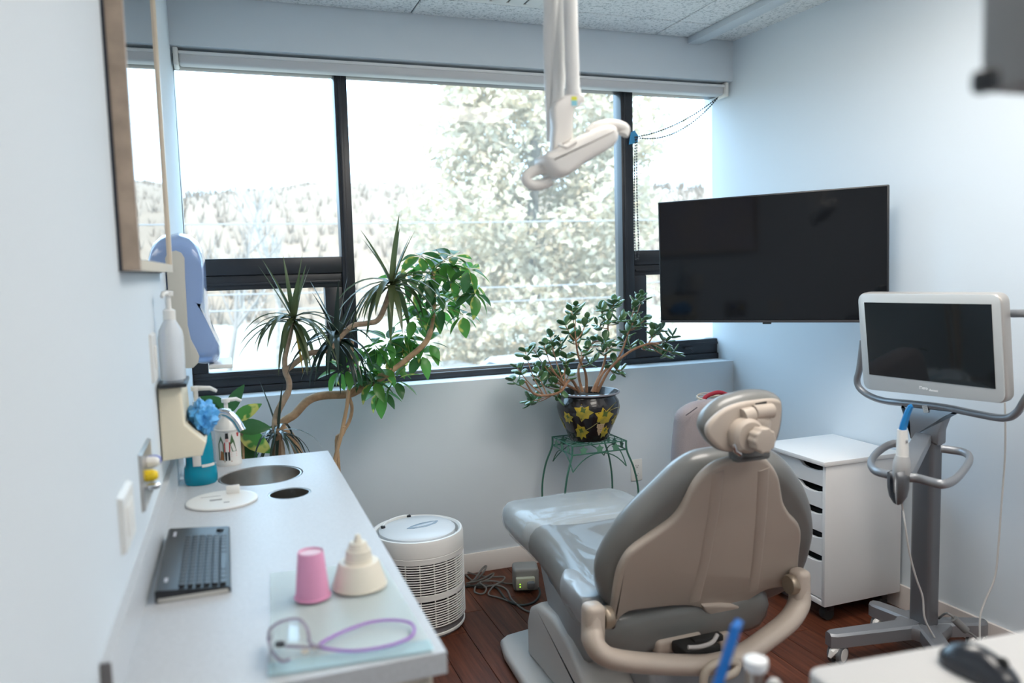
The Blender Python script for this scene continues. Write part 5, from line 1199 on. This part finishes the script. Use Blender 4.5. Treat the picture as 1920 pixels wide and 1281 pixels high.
# loop handle round the monitor
ho = -.075
hpts = [monp(*p, ho) for p in ((1895, 588), (1960, 590), (1985, 610), (1968, 680), (1925, 745), (1905, 775), (1880, 784), (1830, 776), (1770, 764), (1710, 757), (1660, 752), (1630, 742), (1612, 728), (1607, 712), (1612, 690), (1618, 640))]
obj('loop_handle', MB().tube(spl(hpts, 6), .0125, 12), M_silver, ct)
nk = [onp(px, py, C_m + mn * ho, mn) for px, py in ((1690, 760), (1700, 768), (1706, 790), (1708, 822), (1762, 836), (1763, 810), (1772, 786), (1800, 772))]
nc = sum(nk, Vector()) / len(nk); Mn = Matrix.Translation(C_m + mn * ho)
pk = [((p - C_m).dot(mu), (p - C_m).dot(mv)) for p in nk]
Mneck = frame(C_m + mn * (ho - .035), mu, mv)
obj('neck', MB().prism(round_poly(pk, .006, 3), .045, Mneck, .008, 2), M_silver, ct)
sq = monp(1735, 767, ho + .012)
obj('sticker', MB().box((0, 0, 0), (.022, .026, .0006)).bm and inM(MB().box((0, 0, 0), (.021, .026, .0006)), frame(sq, mu + mv * .2, mv - mu * .2)), M_white, ct)
for k in (-1, 0, 1): obj('sticker_print', inM(MB().box((0, k * .007, .0005), (.012, .0012, .0003)), frame(sq, mu + mv * .2, mv - mu * .2)), M_ink, ct)
# column: top follows the neck down to the hub
cw_, cd_ = .060, .090
def col_row(z):
    t = max(0, min(1, (1.08 - z) / .98)); q = Vector((HX_, HY_, z)); return q
pc_top = at(1735, 815, x=2.335)
col = MB(); 
pl_ = [(x, y) for x, y in rrect(cw_, cd_, .018, 4)]
ctop = at(1735, 822, y=HY_).z
col.loft([[Vector((HX_ + x, HY_ + y, z)) for x, y in pl_] for z in (.085, ctop - .1, ctop + .02)])
obj('column', col, mat('dark_silver_column', (.17, .175, .19), .35, .5), ct)
obj('column_joint', MB().loft([[Vector((HX_ + x * 1.02, HY_ + y * 1.02, z)) for x, y in pl_] for z in (ctop - .012, ctop - .009)]), M_silver, ct)
# hand loop and scanner cradle
zl = .80
def lq(px, py, z=zl): return at(px, py, z=z)
lh = [lq(1706, 838), lq(1675, 832), lq(1648, 846), lq(1633, 866), lq(1640, 882), lq(1665, 890), lq(1692, 895), lq(1720, 897), lq(1750, 905), lq(1770, 908), lq(1792, 898), lq(1812, 875), lq(1818, 858), lq(1806, 848), lq(1775, 843), lq(1764, 842)]
obj('hand_loop', MB().tube(spl(lh, 5), [.0135] * (15 * 5 + 1), 10, flat=.8), M_silver, ct)
br0, br1 = Vector((HX_ - .02, HY_, zl + .0)), lq(1692, 893)
d_ = br1 - br0; d_.z = 0
obj('cradle_arm', inM(MB().box((0, 0, 0), (d_.length, .055, .034), None, .004), Matrix.Translation((br0 + br1) / 2 + Vector((0, 0, 0))) @ Matrix.Rotation(math.atan2(d_.y, d_.x), 4, 'Z')), M_silver, ct)
cc = lq(1690, 893) + Vector((-.022, -.01, 0)); 
cradle = MB()
rows = []
for z, r_ in ((.022, .030), (.0, .030), (-.03, .029), (-.055, .024), (-.075, .012), (-.080, .006)):
    rows.append([cc + Vector((math.cos(a) * r_, math.sin(a) * r_, z + (.010 * math.cos(a * 1 + 1.0) if z > .01 else 0))) for a in [math.radians(-195 + 330 * k / 20 + 42) for k in range(21)]])
cradle.loft(rows, closed_ring=False); bmesh.ops.solidify(cradle.bm, geom=cradle.bm.faces[:], thickness=.004)
obj('cradle', cradle, M_silver, ct, angle=60)
# base: four legs with casters
hubz = .118
tips_ = [at(1553, 1186, z=hubz), at(1634, 1127, z=hubz), at(1848, 1163, z=hubz), Vector((2.15, 1.80, hubz))]
obj('hub', MB().prism(rrect(.17, .17, .04, 4), .05, Matrix.Translation((HX_, HY_, .066)) @ Matrix.Rotation(.4, 4, 'Z'), .01, 2), M_silver, ct)
for k, t_ in enumerate(tips_):
    q = Vector((HX_, HY_, hubz)); d_ = t_ - q; L = d_.length; ang = math.atan2(d_.y, d_.x)
    b = MB(); b.loft([[Vector((x, y, z)) for y, z in ((-w_, -.05), (w_, -.05), (w_, -.008), (w_ - .008, 0), (-w_ + .008, 0), (-w_, -.008))] for x, w_ in ((.03, .036), (L * .5, .032), (L - .02, .028), (L, .018))])
    lg = obj('leg', inM(b, Matrix.Translation(q) @ Matrix.Rotation(ang, 4, 'Z')), M_silver, ct)
    e = q + d_ * ((L - .035) / L); side = Vector((-math.sin(ang), math.cos(ang), 0))
    fk = MB().lathe([(0, .035), (.022, .035), (.022, .05), (0, .05)], Matrix.Translation((e.x, e.y, 0)), 16)
    fk.tube([e + Vector((0, 0, -.055)), e + Vector((-.012, -.012, -.045 - .01)), e + Vector((-.030, -.012, -.066)), e + Vector((-.042, -.01, -.085))], [.012, .014, .013, .006], 8)
    obj('caster_fork', fk, M_white, lg)
    for s in (-1, 1):
        obj('caster_wheel', MB().lathe([(0, -.008), (.022, -.0085), (.031, -.009), (.036, -.006), (.036, .006), (.031, .009), (.022, .0085), (0, .008)], Matrix.Translation((e.x + .004, e.y, .0365) + side * 0 if False else Vector((e.x + .004, e.y, .0365)) + Vector((-.35, .94, 0)) * .016 * s) @ Matrix.Rotation(.36, 4, 'Z') @ Matrix.Rotation(PI / 2, 4, 'X'), 24), mat('grey_tyre', (.13, .14, .15), .5) if (k == 0 and s == -1) else bpy.data.materials['grey_tyre'], lg)
        obj('caster_cap', MB().lathe([(.024, 0), (.024, .0015), (0, .0025)], Matrix.Translation(Vector((e.x + .004, e.y, .0365)) + Vector((.35, -.94, 0)) * (.0245 if s > 0 else -.0075)) @ Matrix.Rotation(.36, 4, 'Z') @ Matrix.Rotation(PI / 2, 4, 'X'), 20), M_white, lg)
# the scanner wand in its cradle
wd_ = thing('scanner_wand', 'white handheld scanner with a blue tip standing in the cart cradle', 'scanner', cc + Vector((0, 0, -.05)))
def wp(px, py): return onp(px, py, cc + Vector((-.004, 0, 0)), Vector((.7, .7, 0)).normalized())
ax = [wp(1690, 905), wp(1691, 882), wp(1692, 862), wp(1691, 850)]
obj('grip', MB().tube([cc + Vector((0, 0, -.045)), wp(1690, 885), wp(1691, 868), wp(1692, 855)], [.012, .024, .0245, .0185], 16), mat('grey_grip', (.42, .42, .42), .4), wd_)
obj('body', MB().tube([wp(1692, 858), wp(1692, 838), wp(1692, 806)], [.0175, .0165, .0140], 14), M_white, wd_)
obj('button', MB().box(wp(1699, 826) + Vector((-.008, -.010, 0)), (.006, .006, .010), None, .002), mat('grey_button', (.35, .36, .37), .4), wd_)
obj('tip', MB().tube([wp(1692, 806), wp(1695, 795), wp(1701, 776), wp(1707, 763), wp(1711, 761)], [.0120, .0120, .0105, .0090, .0070], 6, flat=.8), mat('blue_tip', (.008, .19, .50), .4), wd_)
# cables of the cart
M_wc = mat('white_cable', (.62, .61, .59), .45)
cc1 = [cc + Vector((0, 0, -.062)), at(1691, 945, y=2.0), at(1697, 985, y=2.0), at(1706, 1040, y=2.0), at(1718, 1085, y=2.0), at(1730, 1120, y=2.0), at(1734, 1160, y=2.0), at(1752, 1195, y=2.0), at(1775, 1225, y=2.0)]
tag(obj('cable', MB().tube(spl(cc1, 5), .0034, 7), M_wc), 'white cable hanging from the scanner wand in front of the cart column', 'cable')
cc2 = [at(1884, 755, y=1.93, ) , at(1885, 800, y=1.93), at(1884, 860, y=1.94), at(1878, 940, y=1.95), at(1873, 1010, y=1.96), at(1866, 1080, y=1.97), at(1848, 1125, y=1.98), at(1838, 1155, y=1.98), at(1837, 1200, y=1.97), at(1836, 1240, y=1.95)]
tag(obj('cable', MB().tube(spl(cc2, 5), .0034, 7), M_wc), 'white cable hanging from the back of the touchscreen near the right wall', 'cable')
tag(obj('power_cable', MB().tube(spl([Vector((HX_ + .04, HY_ - .03, .13)), at(1775, 1150, y=2.0), at(1790, 1160, y=1.98)], 5), .004, 7).tube([at(1788, 1160, y=1.98), at(1812, 1183, y=1.96)], .013, 10).tube(spl([at(1812, 1183, y=1.96), at(1830, 1196, y=1.95), at(1845, 1215, y=1.95)], 4), .004, 7), mat('grey_power_lead', (.20, .20, .20), .5)), 'grey power lead with inline block at the foot of the cart column', 'cable')

# ================================================================ OVERHEAD LAMP
ly = 1.62
M_lampw = mat('lamp_white', (.80, .77, .735), .35); M_lampg = mat('lamp_arm_white', (.74, .74, .73), .4)
ol = thing('dental_lamp', 'white overhead dental lamp with two curved handles hanging before the window', 'lamp', at(1080, 290, y=ly))
def lpq(px, py, dy=0): return at(px, py, y=ly + dy)
bx = [(1012, 300), (1024, 288), (1085, 256), (1118, 241), (1138, 240), (1146, 252), (1145, 268), (1130, 284), (1085, 310), (1055, 332), (1038, 335), (1026, 328), (1016, 314)]
bpz = [(q.x, q.z) for q in (lpq(*p) for p in bx)]
Ml = Matrix(((1, 0, 0, 0), (0, 0, -1, ly + .045), (0, 1, 0, 0), (0, 0, 0, 1)))
hd = obj('lamp_head', MB().prism(smooth2(bpz, 3), .09, Ml, .018, 4), M_lampw, ol)
obj('top_clip', MB().tube([lpq(1048, 272, -.046), lpq(1062, 276, -.048), lpq(1080, 266, -.048)], .004, 8), M_lampw, hd)
obj('handle', MB().tube(spl([lpq(1105, 250), lpq(1118, 239), lpq(1140, 234), lpq(1160, 236), lpq(1171, 243), lpq(1168, 253)], 6), .0125, 12), M_lampw, ol)
obj('handle', MB().tube(spl([lpq(1022, 318), lpq(1004, 320), lpq(990, 328), lpq(987, 338), lpq(998, 347), lpq(1016, 346), lpq(1032, 340)], 6), .0115, 12), M_lampw, ol)
yk_ = [(1033, 283), (1036, 240), (1034, 205), (1040, 192), (1058, 180), (1078, 176), (1090, 180), (1092, 192), (1082, 201), (1072, 204), (1070, 235), (1069, 262), (1052, 272)]
obj('yoke', MB().prism([(q.x, q.z) for q in (lpq(*p) for p in yk_)], .032, Matrix(((1, 0, 0, 0), (0, 0, -1, ly + .016), (0, 1, 0, 0), (0, 0, 0, 1))), .006, 3), M_lampw, ol)
jn = lpq(1078, 188, -.020)
for dz, m_ in ((.0045, mat('yellow_sticker', (.75, .75, .05), .4)), (-.0055, mat('cyan_sticker', (.25, .62, .72), .4))): obj('sticker', MB().box(jn + Vector((0, .0035, dz)), (.013, .0012, .008 if dz > 0 else .011)), m_, ol)
def topq(px, dy=0): q = at(px, -5, y=ly + dy); return q
a0 = lpq(1074, 172); a1 = lpq(1069, 0); d_ = (a1 - a0).normalized(); a2 = a0 + d_ * ((CEIL - a0.z) / d_.z) - Vector((0, 0, .03))
obj('drop_tube', MB().tube([a0, a1, a2], .0155, 14), M_lampg, ol)
obj('collar', MB().tube([lpq(1073, 168), lpq(1074, 180)], .0185, 14), M_lampg, ol)
b0, b1 = lpq(1043, 270, .03), lpq(1052, 60, .05); d_ = (b1 - b0).normalized(); b2 = b0 + d_ * ((CEIL - .03 - b0.z) / d_.z)
obj('balance_arm', MB().tube([b0, b0.lerp(b2, .25), b2], [.009, .017, .017], 12, flat=.75), M_lampg, ol)
c0_, c1_ = lpq(1029, 265, .06), lpq(1034, 0, .06); d_ = (c1_ - c0_).normalized(); c2_ = c0_ + d_ * ((CEIL - .03 - c0_.z) / d_.z)
obj('pole', MB().tube([c0_, c0_.lerp(c1_, .35), c0_.lerp(c1_, .7), c2_], [.005, .011, .0175, .0195], 14), M_lampg, ol)
mc = (a2 + c2_) / 2; obj('ceiling_mount', MB().span((mc.x - .14, mc.y - .14, CEIL - .035), (mc.x + .14, mc.y + .14, CEIL), .01, 2), M_lampg, ol)

# ================================================================ NEAR THE CAMERA
# white worktop of the delivery unit with a mouse and handpieces
tzp = .90
q0, q1 = at(1508, 1252, z=tzp), at(1935, 1178, z=tzp)
ex = (q1 - q0); ex.z = 0; ex.normalize(); ey = Vector((ex.y, -ex.x, 0))      # ey runs back toward the camera
if ey.y > 0: ey = -ey
du = thing('delivery_unit', 'white rounded worktop of a delivery unit in the lower right foreground', 'cart', q0 + ex * .3 + ey * .2 - Vector((0, 0, tzp)))
def tq(a, b, z): return q0 + ex * a + ey * b + Vector((0, 0, z - tzp))
Mt = Matrix.Identity(4)
for i in range(3): Mt[i][0], Mt[i][1], Mt[i][2] = ex[i], -ey[i], (0, 0, 1)[i]
Mt.translation = q0 - Vector((0, 0, .036))
M_unit = mat('unit_white', (.50, .487, .475), .35)
obj('worktop', MB().prism(round_poly([(0, 0), (0, -.34), (.62, -.34), (.62, 0)], .022, 5), .036, Mt, .006, 3), M_unit, du)
obj('pedestal', MB().prism(round_poly([(.08, -.06), (.08, -.30), (.54, -.30), (.54, -.06)], .02, 4), tzp - .038 - .06, Mt @ Matrix.Translation((0, 0, -(tzp - .036) + .06)), .006, 2), M_unit, du)
obj('foot', MB().prism(round_poly([(.02, -.02), (.02, -.33), (.60, -.33), (.60, -.02)], .03, 4), .058, Mt @ Matrix.Translation((0, 0, -(tzp - .036))), .008, 2), M_rubber, du)
hb_ = MB().span(tq(-.22, .03, .70) + Vector((0, 0, 0)), tq(.10, .10, .735), .01, 2); obj('holder_bar', hb_, M_unit, du)
def mq(px, py): return at(px, py, z=tzp)
ma, mb_ = mq(1766, 1232), mq(1910, 1296); md = (mb_ - ma); md.z = 0; ML = .105; md.normalize(); msd = Vector((-md.y, md.x, 0)); mcn = ma + md * ML / 2 + msd * -.004
mm = MB(); bmesh.ops.create_uvsphere(mm.bm, u_segments=28, v_segments=16, radius=1)
for v in mm.bm.verts:
    x, y, z = v.co; zz = max(z, -.02); w2 = .029 * (1 - .10 * math.cos(x * 2.4)); v.co = mcn + md * (x * ML / 2) + msd * (y * w2) + Vector((0, 0, .0015 + zz * .033 * (1 - .25 * (x + .2) ** 2) + .004 * (z > 0)))
ms = thing('computer_mouse', 'black computer mouse on the white worktop in the foreground', 'mouse', mcn)
obj('shell', mm, mat('glossy_black_mouse', (.02, .024, .032), .25, coat=.3), ms)
obj('wheel', MB().lathe([(0, -.003), (.007, -.003), (.007, .003), (0, .003)], Matrix.Translation(mcn + md * .030 + Vector((0, 0, .029))) @ Matrix.Rotation(math.atan2(md.y, md.x), 4, 'Z') @ Matrix.Rotation(PI / 2, 4, 'X'), 14), M_rubber, ms)
fy_ = .80
t0, t1 = at(1383, 1166, y=fy_), at(1347, 1281, y=fy_); dd = (t1 - t0).normalized(); t2 = t0 + dd * .42
su = thing('suction_tip', 'bright blue suction tube sticking up in the foreground before the chair', 'suction tube', t2)
tb_ = MB(); n = 14; tb_.tube([t0, t0 + dd * .15, t0 + dd * .16], .0065, n); 
for v in tb_.bm.verts[:]:
    k = (v.co - t0).dot(dd)
    if k < .02 and abs(k) < .012: v.co += dd * (.006 if (v.co - t0).dot(Vector((1, 0, 0))) < 0 else -.002)
obj('tube', tb_, mat('blue_tube', (.006, .16, .56), .4), su)
obj('hose_handle', MB().tube([t0 + dd * .15, t0 + dd * .26, t2], [.009, .011, .011], 12), M_unit, su)
y2 = .84; s0_, s1_ = at(1417, 1232, y=y2), at(1412, 1290, y=y2); d2 = (s1_ - s0_).normalized()
sy_ = thing('syringe_handpiece', 'metal handpiece with a white wrapped top beside the blue suction tube', 'handpiece', s0_ + d2 * .3)
obj('cap', MB().lathe([(0, -.001), (.008, -.001), (.0155, .003), (.0165, .010), (.0145, .017), (0, .018)], frame(s0_, Vector((1, 0, 0)), (Vector((1, 0, 0)).cross(d2)) * -1 if False else d2.cross(Vector((1, 0, 0)))), 20), mat('white_wrap', (.80, .82, .84), .3), sy_)
obj('barrel', MB().tube([s0_ + d2 * .014, s0_ + d2 * .05, s0_ + d2 * .30], [.0125, .0085, .009], 14), M_steel, sy_)
s3 = at(1452, 1276, y=.86)
nb = thing('white_nozzle', 'rounded white nozzle top at the bottom edge beside the worktop corner', 'handpiece', s3 - Vector((0, 0, .25)))
obj('nozzle', MB().lathe([(0, .002), (.006, .001), (.011, -.006), (.012, -.02), (.0095, -.25), (0, -.25)], Matrix.Translation(s3), 18), M_unit, nb)
# grey overhead unit at the upper right
gy = .42; g0 = at(1876, 166, y=gy + .04); g0.y = gy
ou = thing('overhead_unit', 'grey overhead box with a black corner knob at the upper right', 'equipment', g0)
obj('housing', MB().span(g0, g0 + Vector((.11, .06, .24)), .006, 2), mat('grey_unit', (.27, .265, .265), .5), ou)
k0 = at(1866, 145, y=gy + .01); obj('knob', MB().box(k0 + Vector((.003, .01, 0)), (.012, .02, .018), None, .005, 2), M_black, ou)
obj('ceiling_arm', MB().tube([g0 + Vector((.055, .03, .23)), Vector((g0.x + .055, g0.y + .03, CEIL))], .018, 10), M_lampg, ou)
# ---- ceiling fittings
ve = thing('ceiling_vent', 'white louvred panel in the ceiling above the dental lamp', 'vent', (1.15, 3.0, CEIL))
obj('frame', MB().span((1.0, 2.70, CEIL - .008), (1.36, 2.73, CEIL - .0005), .002).span((1.0, 3.235, CEIL - .008), (1.36, 3.265, CEIL - .0005), .002).span((1.0, 2.73, CEIL - .008), (1.03, 3.235, CEIL - .0005), .002).span((1.33, 2.73, CEIL - .008), (1.36, 3.235, CEIL - .0005), .002), M_white_paint, ve)
obj('backing', MB().span((1.03, 2.73, CEIL - .002), (1.33, 3.235, CEIL - .0006)), M_black, ve)
for k in range(4): obj('louver', MB().box((1.066 + k * .076, 2.982, CEIL - .007), (.060, .50, .008), Euler((0, .12, 0)).to_matrix(), .002), M_white_paint, ve)
M_diff = mat('lamp_diffuser', (1.0, .95, .88), .6, emit=9.6); M_diff2 = mat('lamp_diffuser_dim', (1.0, .95, .88), .6, emit=6.2)
for i, j in LAMPS:
    x0, x1, y0, y1 = xs[i], xs[i + 1], ys[j], ys[j + 1]
    if x0 < xl(y0): x0 = xl(y0) + .15
    t = thing('ceiling_light', {5: 'lit ceiling light panel nearest the window, above the dental chair', 3: 'middle one of the three lit ceiling light panels', 1: 'lit ceiling light panel farthest from the window'}[j], 'ceiling light', ((x0 + x1) / 2, (y0 + y1) / 2, CEIL), 'ceiling light panels')
    Md_ = M_diff if j == 5 else M_diff2
    obj('diffuser', MB().span((x0 + .03, y0 + .03, CEIL - .002), (x1 - .03, y1 - .03, CEIL + .004)), Md_, t)
    f_ = MB()
    for a, b_ in (((x0 + .003, y0 + .003), (x1 - .003, y0 + .03)), ((x0 + .003, y1 - .03), (x1 - .003, y1 - .003)), ((x0 + .003, y0 + .03), (x0 + .03, y1 - .03)), ((x1 - .03, y0 + .03), (x1 - .003, y1 - .03))): f_.span((*a, CEIL - .006), (*b_, CEIL + .005), .001)
    obj('frame', f_, M_white_paint, t)
